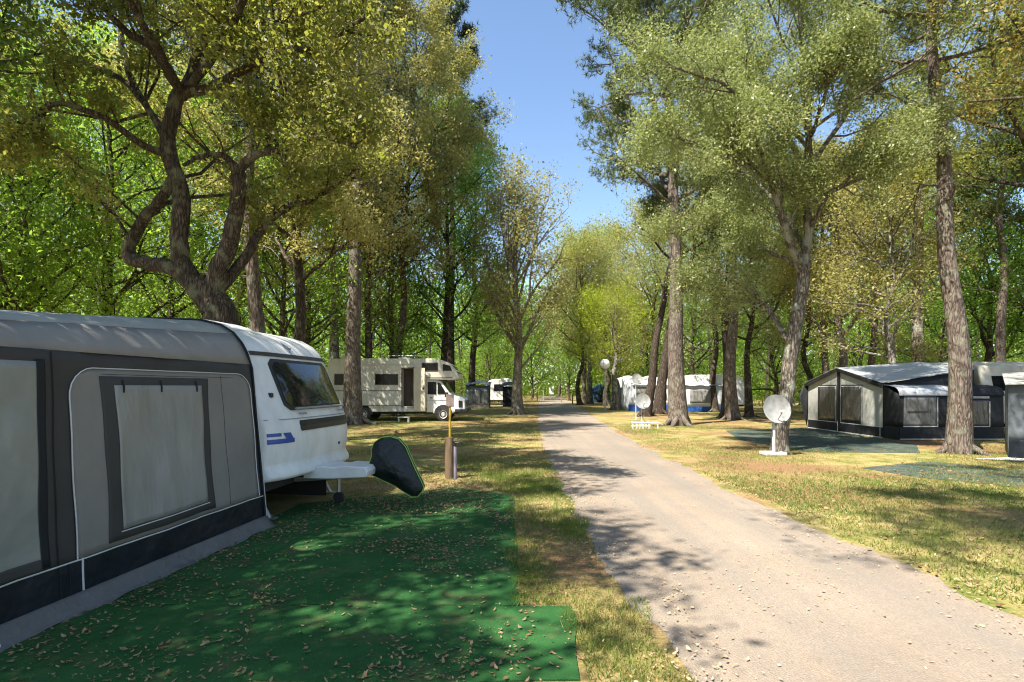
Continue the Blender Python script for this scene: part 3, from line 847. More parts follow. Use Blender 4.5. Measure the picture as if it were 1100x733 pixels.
broadleaf('leaning_tree', 'grey trunk leaning right just behind the two small dishes', gx(693, 30.5), 39, 14, .26, .45, 3.2, 16, 14000, .08, M['leaf_grey'], M['bark_dark'], lean=(3.2, 1), spread=.3)
broadleaf('leaning_tree', 'dark trunk leaning right between small dishes and stout pine', gx(708, 33), 40, 15, .32, .5, 3.2, 16, 14000, .08, M['leaf_oakgreen'], M['bark_dark'], lean=(3.6, 1), spread=.3)
broadleaf('sparse_oak', 'open twiggy oak with thin tan foliage at the left road edge', gx(556, 33), 41, 11.0, .34, .22, 3.7, 30, 26000, .12, M['leaf_oak'], M['bark_tan'], spread=.3, e0=(.7, 1.15), up=.10, nsub=8, ntwig=5, draw=True, wob=.16)
broadleaf('oak_tree', 'brown-leaved oak filling the canopy right of the forked oak', gx(318, 16.5), 42, 15, .2, .30, 4.8, 34, 90000, .085, M['leaf_oak'], M['bark_oak'], spread=.16, nsub=8, ntwig=5)
broadleaf('oak_tree', 'tan-leaved oak whose crown hangs around the motorhome pine', gx(396, 30), 43, 22, .22, .34, 5.6, 40, 80000, .12, M['leaf_oak'], M['bark_oak'], spread=.26, nsub=8, ntwig=5)
broadleaf('lime_green_tree', 'low yellow-green tree with rounded crown behind the globe lamp', gx(652, 46), 44, 7.8, .25, .26, 3.6, 24, 24000, .12, M['leaf_lime'], M['bark_oak'], spread=.35)
broadleaf('small_oak', 'small oak with pale knobbly trunk beside the globe lamp post', gx(661, 39), 45, 6.2, .28, .35, 2.6, 14, 8000, .10, M['leaf_oakgreen'], M['bark_pale'], spread=.3)
broadleaf('oak_tree', 'amber-leaved oak reaching its branch in from the right frame edge', (11.2, 8.6, 0), 46, 12.5, .3, .36, 4.6, 30, 70000, .075, M['leaf_amber'], M['bark_oak'], spread=.15, nsub=8, ntwig=5, draw=True, lean=(-1.2, .4))
broadleaf('oak_tree', 'tan-leaved oak behind the black awning with crown above its gable', gx(905, 27), 47, 11, .26, .3, 4.2, 26, 50000, .10, M['leaf_oak'], M['bark_pale'], spread=.28, nsub=7)
broadleaf('oak_tree', 'olive-leaved oak over the top right, right of the reddish pine', gx(1120, 17), 48, 16, .28, .45, 4.6, 28, 60000, .095, M['leaf_oakgreen'], M['bark_oak'], spread=.26, nsub=7)
# shade trees round the viewpoint: trunks out of the picture, boughs and shade inside it
broadleaf('plane_tree', 'leafy tree behind grey awning, its boughs hanging in at upper left', (-6.5, 2.3, 0), 51, 9.6, .28, .36, 3.8, 28, 40000, .11, M['leaf_fresh'], M['bark_oak'], spread=.17, nsub=8, ntwig=5, draw=True)
broadleaf('plane_tree', 'leafy tree beside the viewpoint that shades the near green carpet', (-6.8, -1.4, 0), 52, 8.8, .26, .40, 3.2, 24, 18000, .11, M['leaf_fresh'], M['bark_oak'], spread=.17, nsub=8, ntwig=5)
broadleaf('oak_tree', 'high-crowned oak on the lawn beside the viewpoint, its shade banding the right lawn', (5.2, 1.0, 0), 54, 17, .28, .42, 4.8, 26, 34000, .12, M['leaf_oakgreen'], M['bark_oak'], spread=.16, nsub=6, lean=(-.6, 1.4))
broadleaf('oak_tree', 'slender high-crowned oak close behind the viewpoint, shading the right road edge', (-0.9, -0.6, 0), 56, 15.5, .17, .66, 3.0, 15, 15000, .10, M['leaf_oakgreen'], M['bark_oak'], spread=.16, nsub=6)
broadleaf('plane_tree', 'leafy tree beyond the white caravan rear shading the forked oak', (-10.4, 7.4, 0), 55, 12.5, .26, .40, 4.2, 28, 40000, .11, M['leaf_fresh'], M['bark_oak'], spread=.26, nsub=8, ntwig=5)

broadleaf('oak_tree', 'tan-leaved oak left of the dark conifer, thin outer twigs over the sky gap', gx(428, 31), 49, 22, .24, .36, 5.2, 38, 70000, .12, M['leaf_oak'], M['bark_oak'], spread=.24, nsub=8, ntwig=5, draw=True, lean=(1.0, 0))
# --- prototypes for the wood around, copied with shared meshes
P = {}
P['B1'] = broadleaf('broadleaf_tree', 'x', (0, 0, 0), 61, 14, .20, .14, 4.2, 34, 23000, .13, M['leaf_bright'], M['bark_dark'], spread=.36)
P['B2'] = broadleaf('broadleaf_tree', 'x', (0, 0, 0), 62, 16, .22, .20, 4.0, 36, 25000, .13, M['leaf_bright'], M['bark_dark'], spread=.36, shape='col')
P['B3'] = broadleaf('broadleaf_tree', 'x', (0, 0, 0), 63, 12, .17, .10, 4.0, 32, 22000, .13, M['leaf_bright'], M['bark_oak'], spread=.38, shape='wide')
P['O1'] = broadleaf('oak_tree', 'x', (0, 0, 0), 64, 13, .22, .28, 4.2, 28, 24000, .12, M['leaf_oakgreen'], M['bark_oak'], spread=.34)
P['O2'] = broadleaf('oak_tree', 'x', (0, 0, 0), 65, 12, .22, .26, 4.0, 26, 20000, .12, M['leaf_oak'], M['bark_pale'], spread=.34)
P['G1'] = broadleaf('broadleaf_tree', 'x', (0, 0, 0), 66, 13, .20, .26, 3.8, 26, 24000, .11, M['leaf_grey'], M['bark_oak'], spread=.34)
P['N1'] = pine('pine_tree', 'x', (0, 0, 0), 67, 17, .24, .5, 3.4, 26, 4200, M['needle'], M['bark_pine'], length=.3, width=.035)
HH = {'B1': 14, 'B2': 16, 'B3': 12, 'O1': 13, 'O2': 12, 'G1': 13, 'N1': 17}
used = set()
def plant(kind, px, Y, H, rz, label, wide=1.0):
    o = P[kind]
    if kind in used:
        o = copy_tree(o)
    used.add(kind)
    s = H / HH[kind]
    o.location = gx(px, Y); o.rotation_euler = (0, 0, rz); o.scale = (s * wide, s * wide, s)
    o['label'] = label; o['group'] = 'trees of the wood around the camp'
wood = [
    # left of the road
    ('B3', 30, 15, 10, .3, 'bushy bright green tree behind the left end of grey awning roof'),
    ('B1', 118, 18, 12, 1.2, 'bright green tree seen through gap left of the forked oak'),
    ('B3', -75, 13, 10, 2.2, 'leafy green tree at the left frame edge above the awning'),
    ('B1', 186, 22, 13, 3.1, 'bright green tree directly behind the forked oak trunk'),
    ('B2', 15, 25, 16, .8, 'tall green tree far behind the awning at far left'),
    ('B2', 95, 32, 19, 4.0, 'tall green tree deep in the wood left of forked oak'),
    ('B2', 215, 34, 19, 5.2, 'tall green tree deep behind the forked oak'),
    ('B3', 300, 24, 12, 1.9, 'sunlit green tree behind the caravan roof left of motorhome pine'),
    ('B1', 330, 36, 18, .1, 'tall green tree behind the motorhome rear'),
    ('B3', 420, 33, 12, 2.9, 'bushy green tree right above the motorhome roof'),
    ('B2', 477, 36, 19, 3.6, 'green tree with straight black trunk behind the motorhome cab'),
    ('B2', 508, 44, 21, 4.7, 'tall bright green tree at the left border of the sky gap'),
    ('B1', 395, 46, 20, 5.5, 'high green tree far behind the motorhome pine'),
    ('O2', 360, 29, 17, 1.1, 'tan-leaved oak behind and left of the motorhome pine'),
    ('O1', 262, 28, 17, 2.0, 'olive-leaved oak high behind the white caravan'),
    ('B1', 150, 46, 22, 2.5, 'distant tall tree above the forked oak fork'),
    ('B1', 40, 46, 22, 3.8, 'distant tall tree behind far left greenery'),
    ('B3', 526, 58, 11, .6, 'low green tree behind the dark navy awning left of the road'),
    ('B1', 545, 66, 13, 4.4, 'green tree beyond the sparse oak on the left roadside'),
    ('B3', 572, 78, 11, 5.0, 'small green tree at left end of the road beside thin posts'),
    # right of the road
    ('G1', 600, 92, 17, 1.0, 'grey-green tree closing the view at the road end'),
    ('O1', 628, 74, 19, 2.1, 'olive tree with round top below the open sky'),
    ('B2', 655, 84, 24, 3.0, 'green tree with the highest top behind the lime-green tree'),
    ('O2', 690, 62, 19, .4, 'tan-leaved oak behind the small dishes'),
    ('B3', 612, 66, 9, 5.7, 'low bright bush-like tree on right side of road end'),
    ('O1', 702, 48, 14, 4.1, 'olive-leaved oak behind the leaning trunks'),
    ('B1', 745, 46, 14, 1.6, 'green tree behind the blue-white awning roof'),
    ('G1', 768, 36, 15, 2.6, 'grey-green tree above the blue-white awning'),
    ('B3', 830, 42, 12, 3.3, 'bright green tree behind the dish oak trunk'),
    ('O1', 868, 34, 12, .9, 'olive oak left of the black awning gable'),
    ('B3', 925, 42, 12, 4.9, 'bright green tree far behind the black awning gable'),
    ('N1', 938, 33, 17, 2.3, 'pine with thin trunk rising behind black awning ridge'),
    ('N1', 885, 31, 15, 5.1, 'slim pine left of the black awning ridge'),
    ('B3', 1012, 36, 13, .2, 'bright green tree right behind the reddish pine trunk'),
    ('N1', 1077, 24, 16, 1.4, 'pine with broken pale trunk behind the beige caravan'),
    ('B3', 1062, 28, 12, 5.9, 'sunlit green tree behind the beige caravan'),
    ('B1', 1140, 24, 13, 3.9, 'sunlit green tree at the right frame edge'),
    ('B1', 980, 52, 19, 2.8, 'tall green tree deep in the wood right of the dish oak'),
    ('B2', 850, 56, 20, 5.3, 'tall green tree deep in the wood behind the dish oak'),
    ('O1', 623, 50, 13, 3.5, 'dark-trunked olive tree first in the row right of the road'),
    ('G1', 629, 56, 15, 4.4, 'grey-green tree second in the row right of the road'),
    ('O2', 634, 53, 14, .7, 'pale-trunked tan tree third in the row right of the road'),
    ('G1', 805, 30, 13, 4.6, 'grey-green tree right behind the close pair of pines'),
    ('O2', 955, 22, 10, 2.2, 'tan-leaved tree behind the black awning roof'),
]
for w in wood: plant(*w)

# --- the far wood that reads as one mass, and the undergrowth below it
def far_wood():
    rs = np.random.RandomState(77)
    n = 420000
    a = rs.uniform(R(-78), R(78), n); rad = 70 + 62 * rs.rand(n) ** .8
    x = np.sin(a) * rad; y = np.cos(a) * rad
    top = 11 + 11 * fbm(a * 40, rad * .06, .55) + 3 * fbm(a * 130, rad * .2, .8)
    z = top * np.power(rs.rand(n), 1.05)
    cl = fbm(x * 1.0 + z * .6, y + z * 1.1, .22)
    k = ((cl > .40) | (z < 5)) & ~((x > road_l(y) - 4) & (x < road_r(y) + 3) & (y < 98) & (z < 5))
    c = np.column_stack([x, y, z])[k]; n = len(c)
    d = unit(rs.normal(0, 1, (n, 3))); s2 = unit(np.cross(d, rs.normal(0, 1, (n, 3)) + np.array([0, 0, .8])))
    L = (0.55 * (.6 + .8 * rs.rand(n)))[:, None]
    v = np.empty((n, 4, 3))
    v[:, 0] = c - d * L * .5; v[:, 1] = c + s2 * L * .32; v[:, 2] = c + d * L * .5; v[:, 3] = c - s2 * L * .32
    me = np_mesh('far_woodland', v.reshape(-1, 3), 4, np.arange(4 * n), M['leaf_bright'])
    o = bpy.data.objects.new('far_woodland', me); link(o)
    tag(o, 'far-off leafy wood closing the view behind the camp', 'woodland', kind='stuff')
    m = MB(); rnd = random.Random(5)
    for i in range(110):
        a = rnd.uniform(R(-75), R(75)); q = rnd.uniform(58, 95)
        X, Yq = math.sin(a) * q, math.cos(a) * q
        if road_l(Yq) - 3 < X < road_r(Yq) + 2: continue
        h = rnd.uniform(8, 15); l = rnd.uniform(-.8, .8)
        m.tube([(X, Yq, -.1), (X + l * .3, Yq, h * .5), (X + l, Yq + .3, h)], [rnd.uniform(.14, .26), .13, .05], 6, cap=False)
    o2 = m.build('trunks', M['bark_dark'], o, smooth=True)
    o2['kind'] = 'stuff'
    # undergrowth
    n = 520000
    rs = np.random.RandomState(78)
    a = rs.uniform(R(-75), R(75), n); rad = rs.uniform(36, 112, n)
    x = np.sin(a) * rad; y = np.cos(a) * rad
    hh = np.clip((rad - 26) * .14, 1, 8) * (.4 + 1.2 * fbm(x, y, .3))
    z = hh * rs.rand(n)
    k = (fbm(x + 50, y, .25) > .40) & ~((x > road_l(y) - 3) & (x < road_r(y) + 3) & (y < 98)) & ~((np.abs(x + 2) < 5) & (y < 55)) & ~((x > 5) & (x < 19) & (y < 46))
    c = np.column_stack([x, y, z])[k]; n = len(c)
    d = unit(rs.normal(0, 1, (n, 3))); s2 = unit(np.cross(d, rs.normal(0, 1, (n, 3)) + np.array([0, 0, .8])))
    L = (0.22 * (.6 + .8 * rs.rand(n)))[:, None]
    v = np.empty((n, 4, 3))
    v[:, 0] = c - d * L * .5; v[:, 1] = c + s2 * L * .3; v[:, 2] = c + d * L * .5; v[:, 3] = c - s2 * L * .3
    me = np_mesh('undergrowth', v.reshape(-1, 3), 4, np.arange(4 * n), M['shrub'])
    o = bpy.data.objects.new('undergrowth', me); link(o)
    tag(o, 'low scrub growing under the trees of the wood', 'undergrowth', kind='stuff')
far_wood()

# ------------------------------------------------------------------ the white caravan and its grey awning (left)
ANG = -math.atan(0.115)
ORG = (-2.84, 6.44, 0)
FRONT = [(-.02, .47), (.12, .50), (.135, .56), (.07, .66), (.09, .80), (.10, .95), (.085, 1.12), (.055, 1.205), (.02, 1.28), (-.27, 1.95), (-.31, 2.03), (-.38, 2.13), (-.48, 2.22), (-.66, 2.31), (-.90, 2.37), (-1.3, 2.42)]
FRONT = [(x + .065 * max(0.0, 1 + min(0, x) / 1.3), z) for x, z in FRONT]
WID = 2.28
def curv(y): return -.17 * min(1.0, abs(y - 1.155) / 1.125) ** 4.5
def front_x(z, y=1.155): return float(np.interp(z, [p[1] for p in FRONT], [p[0] for p in FRONT])) + curv(y)
car = thing('caravan', 'white caravan with tinted front window and blue stripe beside grey awning', 'caravan', ORG, ANG)
b = MB()
outline = FRONT + [(-3.2, 2.46), (-5.0, 2.42), (-5.3, 2.2), (-5.45, 1.4), (-5.4, .47)]
ysec = [.03, .07, .13, .22, .36, .6, 1.155, 1.71, 1.95, 2.09, 2.18, 2.24, WID]
nO = len(outline)
for y in ysec:
    b.v += [(x + (curv(y) * max(0.0, 1 + (x if x < 0 else 0) / 1.3)), y, z) for (x, z) in outline]
for q in range(len(ysec) - 1):
    for i in range(nO):
        j = (i + 1) % nO
        b.f.append((q * nO + i, (q + 1) * nO + i, (q + 1) * nO + j, q * nO + j))
b.f.append(tuple(range(nO)))
b.f.append(tuple((len(ysec) - 1) * nO + i for i in range(nO - 1, -1, -1)))
b.build('body', M['white_paint'], car, smooth=True, bevel=.05, seg=3, angle=28)

def on_front(y0, y1, z0, z1, off, rad=0.0, nu=14, nv=10, bow=0.0, th=0.012, inset=0.0):
    """a panel that follows the caravan's front, with rounded corners; a front and a back skin"""
    def pt(u, v, o):
        z = z0 + (z1 - z0) * v
        ins = 0.0
        if rad:
            for ze in (z0, z1):
                dz = abs(z - ze)
                if dz < rad: ins = max(ins, rad - math.sqrt(max(0, rad * rad - (rad - dz) ** 2)))
        sl = inset * v
        a, c = y0 + ins + sl, y1 - ins - sl
        y = a + (c - a) * u
        x = front_x(z) + curv(y) * max(0.0, 1 + min(0, front_x(z)) / 1.3) + o + bow * math.sin(math.pi * u) * math.sin(math.pi * v)
        return (x, y, z)
    m = MB()
    m.grid(lambda u, v: pt(u, v, off), nu, nv)
    m.grid(lambda u, v: pt(1 - u, v, off - th), nu, nv)
    # rim
    n = len(m.v) // 2
    W = nu + 1
    for j in range(nv):
        for (i, k) in ((0, nu), (nu, 0)):
            m.f.append((j * W + i, (j + 1) * W + i, n + (j + 1) * W + k, n + j * W + k))
    for i in range(nu):
        m.f.append((i, i + 1, n + nu - i - 1, n + nu - i))
        m.f.append((nv * W + i, nv * W + i + 1, n + nv * W + nu - i - 1, n + nv * W + nu - i))
    return m
wf = on_front(.38, 2.02, 1.315, 1.955, .016, .09, inset=.03, th=.03).build('front_window', M['black_plastic'], car, smooth=True)
on_front(.43, 1.97, 1.365, 1.915, .021, .07, inset=.03, bow=.02, th=.004).build('pane', M['glass'], wf, smooth=True)
MBh = MB().tube([(front_x(1.33) + .045, .5, 1.335), (front_x(1.33) + .045, 1.9, 1.335)], .014, 8)
MBh.build('window_bar', M['grey_plastic'], wf)
on_front(.03, 2.27, 1.985, 2.035, .014, 0, 10, 2, th=.02).build('roof_trim', M['brown_trim'], car)
on_front(.55, 2.16, 1.055, 1.185, .012, .02, 12, 4, th=.02).build('vent_strip', M['black_plastic'], car)
on_front(.04, 2.26, 1.205, 1.217, .006, 0, 10, 2, th=.01).build('belt_seam', M['grey_plastic'], car)
on_front(.66, 2.20, .70, 1.045, .006, .03, 14, 8, th=.01).build('gas_locker_lid', M['white_paint'], car, smooth=True)
on_front(1.62, 1.66, .78, .82, .016, .015, 4, 4, th=.01).build('lock', M['black_plastic'], car)
for y in (.66, 1.80):
    MB().tube([(front_x(1.27) + .01, y - .06, 1.275), (front_x(1.27) + .05, y - .04, 1.27), (front_x(1.27) + .05, y + .04, 1.27), (front_x(1.27) + .01, y + .06, 1.275)], .013, 8).build('grab_handle', M['grey_plastic'], car)
MB().box(front_x(1.5, .24) - .02, front_x(1.5, .24) + .03, .215, .265, 1.475, 1.53).build('marker_light', M['black_plastic'], car, bevel=.008)
# blue side stripe that wraps on to the front
on_front(.035, .20, 1.015, 1.055, .007, 0, 8, 3, th=.006).build('blue_stripe', M['blue_decal'], car)
m = on_front(.035, .40, .93, .985, .007, 0, 14, 3, th=.006)
def dg(u, v):
    z = .985 + .068 * v; y = .265 + .115 * u - .04 * v
    return (front_x(z, y) + .007, y, z)
m.grid(dg, 5, 3)
m.build('blue_stripe', M['blue_decal'], car)
# emblem: a small sail-like drop over a bar and a stem
zc = 2.15
fx = lambda z: front_x(z) + .012
m = MB()
m.add([(fx(z), y, z) for (y, z) in ((1.053, 2.147), (1.107, 2.147), (1.091, 2.199), (1.080, 2.228))], [(0, 1, 2, 3)])
m.add([(fx(z), y, z) for (y, z) in ((1.006, 2.141), (1.042, 2.141), (1.058, 2.193))], [(0, 1, 2)])
m.add([(fx(z), y, z) for (y, z) in ((1.116, 2.141), (1.153, 2.141), (1.102, 2.193))], [(0, 1, 2)])
m.add([(fx(z), y, z) for (y, z) in ((0.972, 2.133), (1.188, 2.133), (1.134, 2.101), (1.026, 2.101))], [(0, 1, 2, 3)])
m.add([(fx(z), y, z) for (y, z) in ((1.067, 2.093), (1.094, 2.093), (1.094, 2.038), (1.067, 2.038))], [(0, 1, 2, 3)])
m.build('emblem', M['emblem'], car)
m = MB(); m.prism([(-1.9, 2.405), (-.95, 2.36), (-1.0, 2.42), (-1.2, 2.475), (-1.9, 2.50)], .55, 1.35, 'y')
m.build('rooflight', M['white_plastic'], car, bevel=.03, smooth=True)
MB().box(-5.2, -.1, .15, WID - .15, .36, .469).build('chassis', M['under'], car)
MB().box(-5.2, -.06, .045, .052, .006, .50).box(-5.2, -.10, WID - .5, WID - .49, .006, .40).build('shade_panel', M['rubber'], car)  # black panels added to keep the gap under the caravan dark
for y in (.12, WID - .12):
    w_ = MB(); w_.lathe([(.0, -.09), (.25, -.09), (.31, -.06), (.315, .06), (.25, .09), (0, .09)], (-3.1, y, .315), 24, 'y')
    wo = w_.build('wheel', M['rubber'], car, smooth=True)
    MB().lathe([(0, -.10), (.17, -.10), (.19, -.09), (0.19, .10), (.17, .102), (0, .102)], (-3.1, y, .315), 20, 'y').build('rim', M['rim_paint'], wo, smooth=True)
for y in (.3, WID - .3):
    MB().tube([(-.35, y, .42), (-.12, y, .02)], .022, 6).box(-.19, -.05, y - .06, y + .06, .005, .025).build('corner_steady', M['steel'], car)
hx = MB()
hx.prism([(.02, .41), (.06, .55), (.30, .575), (.46, .56), (.56, .585), (.86, .57), (.90, .52), (.88, .44), (.40, .41)], .83, 1.35, 'y')
hx.build('drawbar_cover', M['white_plastic'], car, bevel=.014, seg=2, smooth=True)
MB().tube([(-.2, .85, .385), (.78, 1.04, .43)], .03, 6).tube([(-.2, 1.35, .385), (.78, 1.14, .43)], .03, 6).build('drawbar', M['steel'], car)
MB().tube([(.30, 1.32, .43), (.30, 1.32, .12)], .024, 8).build('jockey_post', M['steel'], car)
MB().lathe([(0, -.03), (.06, -.03), (.075, -.02), (.075, .02), (.06, .03), (0, .03)], (.30, 1.32, .08), 16, 'y').build('jockey_wheel', M['rubber'], car)

# hitch cover: a padded bag drooping from the coupling, with lime piping
def hitch_cover():
    root = thing('hitch_cover', 'black fabric hitch cover with lime piping hung on the caravan drawbar', 'cover', (-1.55, 7.55, 0), 0)
    out = [(-.40, .50), (-.36, .60), (-.335, .67), (-.34, .76), (-.30, .86), (-.20, .925), (-.08, .935), (.03, .90), (.12, .80), (.18, .66), (.25, .50), (.33, .34), (.365, .26),
           (.34, .19), (.28, .125), (.20, .125), (.10, .19), (-.02, .27), (-.14, .325), (-.27, .385), (-.36, .43)]
    n = len(out)
    cxz = (sum(p[0] for p in out) / n, sum(p[1] for p in out) / n)
    rnd = np.random.RandomState(3)
    def face(side, th):
        m = MB(); rings = 7
        vs = []
        for r in range(rings):
            f = 1 - r / rings
            for (x, z) in out:
                X = cxz[0] + (x - cxz[0]) * f; Zz = cxz[1] + (z - cxz[1]) * f
                bul = th * (1 - f ** 2.2)
                fold = .034 * math.sin(9 * (X * .8 + Zz)) * (1 - f) ** .5 + .018 * math.sin(21 * (X - Zz * .6) + 1) * (1 - f) ** .5
                vs.append((X, side * (.05 + bul) + fold, Zz))
        vs.append((cxz[0], side * (.05 + th), cxz[1]))
        fs = []
        for r in range(rings - 1):
            for i in range(n):
                j = (i + 1) % n
                q = (r * n + i, r * n + j, (r + 1) * n + j, (r + 1) * n + i)
                fs.append(q if side > 0 else q[::-1])
        for i in range(n):
            q = ((rings - 1) * n + i, (rings - 1) * n + (i + 1) % n, rings * n)
            fs.append(q if side > 0 else q[::-1])
        return m.add(vs, fs)
    m = face(-1, .11)
    k = face(1, .11); m.add(k.v, k.f)
    N1 = len(k.v)
    for i in range(n):
        j = (i + 1) % n
        m.f.append((i, j, N1 + j, N1 + i))
    o = m.build('bag', M['cover_black'], root, smooth=True, angle=75)
    MB().tube([(x, -.053, z) for x, z in out + out[:1]], .0055, 6, cap=False).build('piping', M['lime_piping'], root, smooth=True)
    MB().tube([(x, .053, z) for x, z in out + out[:1]], .0055, 6, cap=False).build('piping', M['lime_piping'], root, smooth=True)
hitch_cover()

# --- grey awning
def left_awning():
    aw = thing('awning', 'large grey caravan awning with charcoal frame and curtained window at left', 'awning', ORG, ANG)
    Y0 = -3.12                                                        # its road-side wall runs from y=Y0 to y=-0.01
    lean = lambda y: .09 + .03 * (y + 3)
    def wp(y, z, off=0.0):
        w = .010 * math.sin(3.1 * y + 2 * z) + .008 * math.sin(7.3 * y - 3.1 * z + 1.3) + .004 * math.sin(17 * y + 9 * z)
        return (-lean(y) * max(0, z) / 1.86 + w * min(1, max(0, z) * 3) + off, y, z)
    def wall(name, ya, yb, za, zb, off, mat, parent=aw, rtop=0.0, nu=40, nv=24, skew=0.0, th=0.004):
        def fn(u, v):
            z = za + (zb - za) * v
            ins = 0.0
            if rtop and zb - z < rtop:
                d = rtop - (zb - z); ins = rtop - math.sqrt(max(0, rtop * rtop - d * d))
            a = ya + ins + skew * v; c = yb - ins + skew * v
            return wp(a + (c - a) * u, z, off)
        return MB().grid(fn, nu, nv).build(name, mat, parent, smooth=True, solid=th)
    def seam(name, pts, r, mat, parent=aw):
        return MB().tube([wp(y, z, o) for y, z, o in pts], r, 6).build(name, mat, parent, smooth=True)
    # frame cloth, skirt, flap
    wall('side_wall', Y0, -.012, .345, 1.86, 0.0, M['aw_char'])
    wall('skirt', Y0, -.012, .06, .352, .006, M['aw_navy'])
    def flap(u, v):
        y = Y0 + (-.01 - Y0) * u
        z = .115 * (1 - v) ** 1.6 + .012 + .010 * math.sin(y * 11) * v * v
        return (.010 + .12 * v + .015 * math.sin(y * 7.7 + 1) * v, y, z)
    MB().grid(flap, 50, 8).build('mud_flap', M['aw_flap'], aw, smooth=True, solid=.003)
    seam('skirt_piping', [(Y0 + i / 24 * (-.02 - Y0), .352, .013) for i in range(25)], .006, M['trim_white'])
    # big zip-out panel with its window
    pn = wall('window_panel', -2.44, -.10, .362, 1.745, .008, M['aw_grey'], rtop=.22)
    fr = wall('window_frame', -2.16, -.86, .395, 1.685, .014, M['aw_char'], pn)
    wall('curtain', -2.03, -.965, .475, 1.615, .020, M['aw_film'], fr)
    arc = [(-2.44, .36, .016)] + [(-2.44, z, .016) for z in np.linspace(.5, 1.525, 8)]
    arc += [(-2.44 + .22 * (1 - math.cos(a)), 1.525 + .22 * math.sin(a), .016) for a in np.linspace(.2, math.pi / 2, 6)]
    arc += [(y, 1.745, .016) for y in np.linspace(-2.1, -.32, 14)]
    arc += [(-.10 - .22 * (1 - math.sin(a)), 1.525 + .22 * math.cos(a), .016) for a in np.linspace(0, math.pi / 2, 7)]
    arc += [(-.10, z, .016) for z in np.linspace(1.4, .37, 8)]
    seam('zip', arc, .005, M['trim_white'], pn)
    seam('window_zip', [(-2.05, .46, .024), (-1.5, .462, .026), (-.95, .465, .024)], .005, M['trim_white'], fr)
    for yy in (-1.95, -1.5, -1.05):
        MB().tube([wp(yy, 1.66, .020), wp(yy, 1.60, .030), wp(yy, 1.555, .026)], .007, 6).build('toggle', M['aw_black'], fr)
    seam('seam_line', [(-2.42 + i * 2.3 / 16, 1.70 if 0 < i < 16 else 1.66, .012) for i in range(2, 15)], .0022, M['aw_char'], pn)
    seam('seam_line', [(-.62, z, .012) for z in np.linspace(.38, 1.72, 10)], .0022, M['aw_char'], pn)
    # narrow left window and the zip beside it
    l = wall('window_panel', -3.085, -2.70, .395, 1.775, .012, M['aw_filmL'])
    wall('window_frame', -2.70, -2.635, .37, 1.79, .012, M['aw_black'], l, nu=4)
    wall('window_frame', -3.085, -2.70, .362, .44, .018, M['aw_char'], l, nv=4)
    seam('wall_seam', [(-2.575, z, .010) for z in np.linspace(.06, 1.85, 12)], .004, M['aw_black'])
    seam('skirt_seam', [(-2.40, z, .014) for z in np.linspace(.02, .36, 5)], .007, M['trim_white'])
    seam('skirt_seam', [(-2.50, z, .011) for z in np.linspace(.05, .36, 5)], .004, M['aw_black'])
    # front (camera-side) wall, beyond the picture
    f = MB(); f.grid(lambda u, v: (-lean(Y0) * v - u * 5.0, Y0 - .0 - .25 * (1 - v), .06 + v * 1.80), 20, 8)
    f.build('front_wall', M['aw_char'], aw, smooth=True, solid=.004)
    for x0 in (-1.9, -3.5, -4.9):
        MB().grid(lambda u, v: (x0 + u * 1.2, Y0 - .215 + .135 * v, .45 + v * 1.1), 6, 6).build('window_panel', M['aw_film'], aw, smooth=True, solid=.004)
    # roof: the cross-section of the caravan's front, drawn out towards the camera and sinking
    def sect(y):
        zt = 2.395 + .088 * y
        k = (zt - 1.86) / (2.39 - 1.86)
        e = lean(y)
        return [(-e - .0, 1.855), (-e - .055, 1.86 + .12 * k), (-e - .12, 1.86 + .235 * k), (-e - .22, 1.86 + .35 * k), (-e - .38, 1.86 + .445 * k), (-e - .62, 1.86 + .505 * k), (-1.3, zt), (-2.4, zt + .02), (-3.8, zt), (-5.0, zt - .05)]
    def roof(i0, i1, yb, off):
        NY = 22
        m = MB(); rows = []
        for j in range(NY + 1):
            y = Y0 - .14 + (yb - Y0 + .14) * j / NY
            s_ = sect(y)[i0:i1 + 1]
            sag = .012 * math.sin(math.pi * 3 * j / NY) ** 2
            m.v += [(p[0] + off, y, p[1] - sag * (q / len(s_)) + off) for q, p in enumerate(s_)]
            rows.append(len(s_))
        W = rows[0]
        for j in range(NY):
            for i in range(W - 1): m.f.append((j * W + i, (j + 1) * W + i, (j + 1) * W + i + 1, j * W + i + 1))
        return m
    roof(0, 3, -.005, .006).build('valance', M['aw_valance'], aw, smooth=True, solid=.004)
    roof(3, 9, -.005, .004).build('roof', M['aw_roof'], aw, smooth=True, solid=.004)
    MB().tube([(p[0] + .01, .012, p[1] + .012) for p in [(-.005, .03), (-.06, .6), (-.12, 1.2), (-.175, 1.8)] + sect(0)[1:8]], .013, 8).build('edge_bead', M['trim_white'], aw, smooth=True)
    MB().tube([(p[0] + .022, -.022, p[1] + .016) for p in [(-.005, .03), (-.06, .6), (-.12, 1.2), (-.175, 1.8)] + sect(0)[1:8]], .012, 8).build('edge_strip', M['aw_black'], aw, smooth=True)
    MB().tube([wp(Y0 + .012, z, .012) for z in (0.0, .5, 1.0, 1.5, 1.86)], .013, 8).build('corner_pole', M['pole_white'], aw, smooth=True)
    MB().tube([(.06, Y0 + .02, .10), (.11, Y0 + .03, -.06)], .009, 6).box(.04, .10, Y0 - .0, Y0 + .05, .01, .045).build('tent_peg', M['trim_white'], aw)
left_awning()

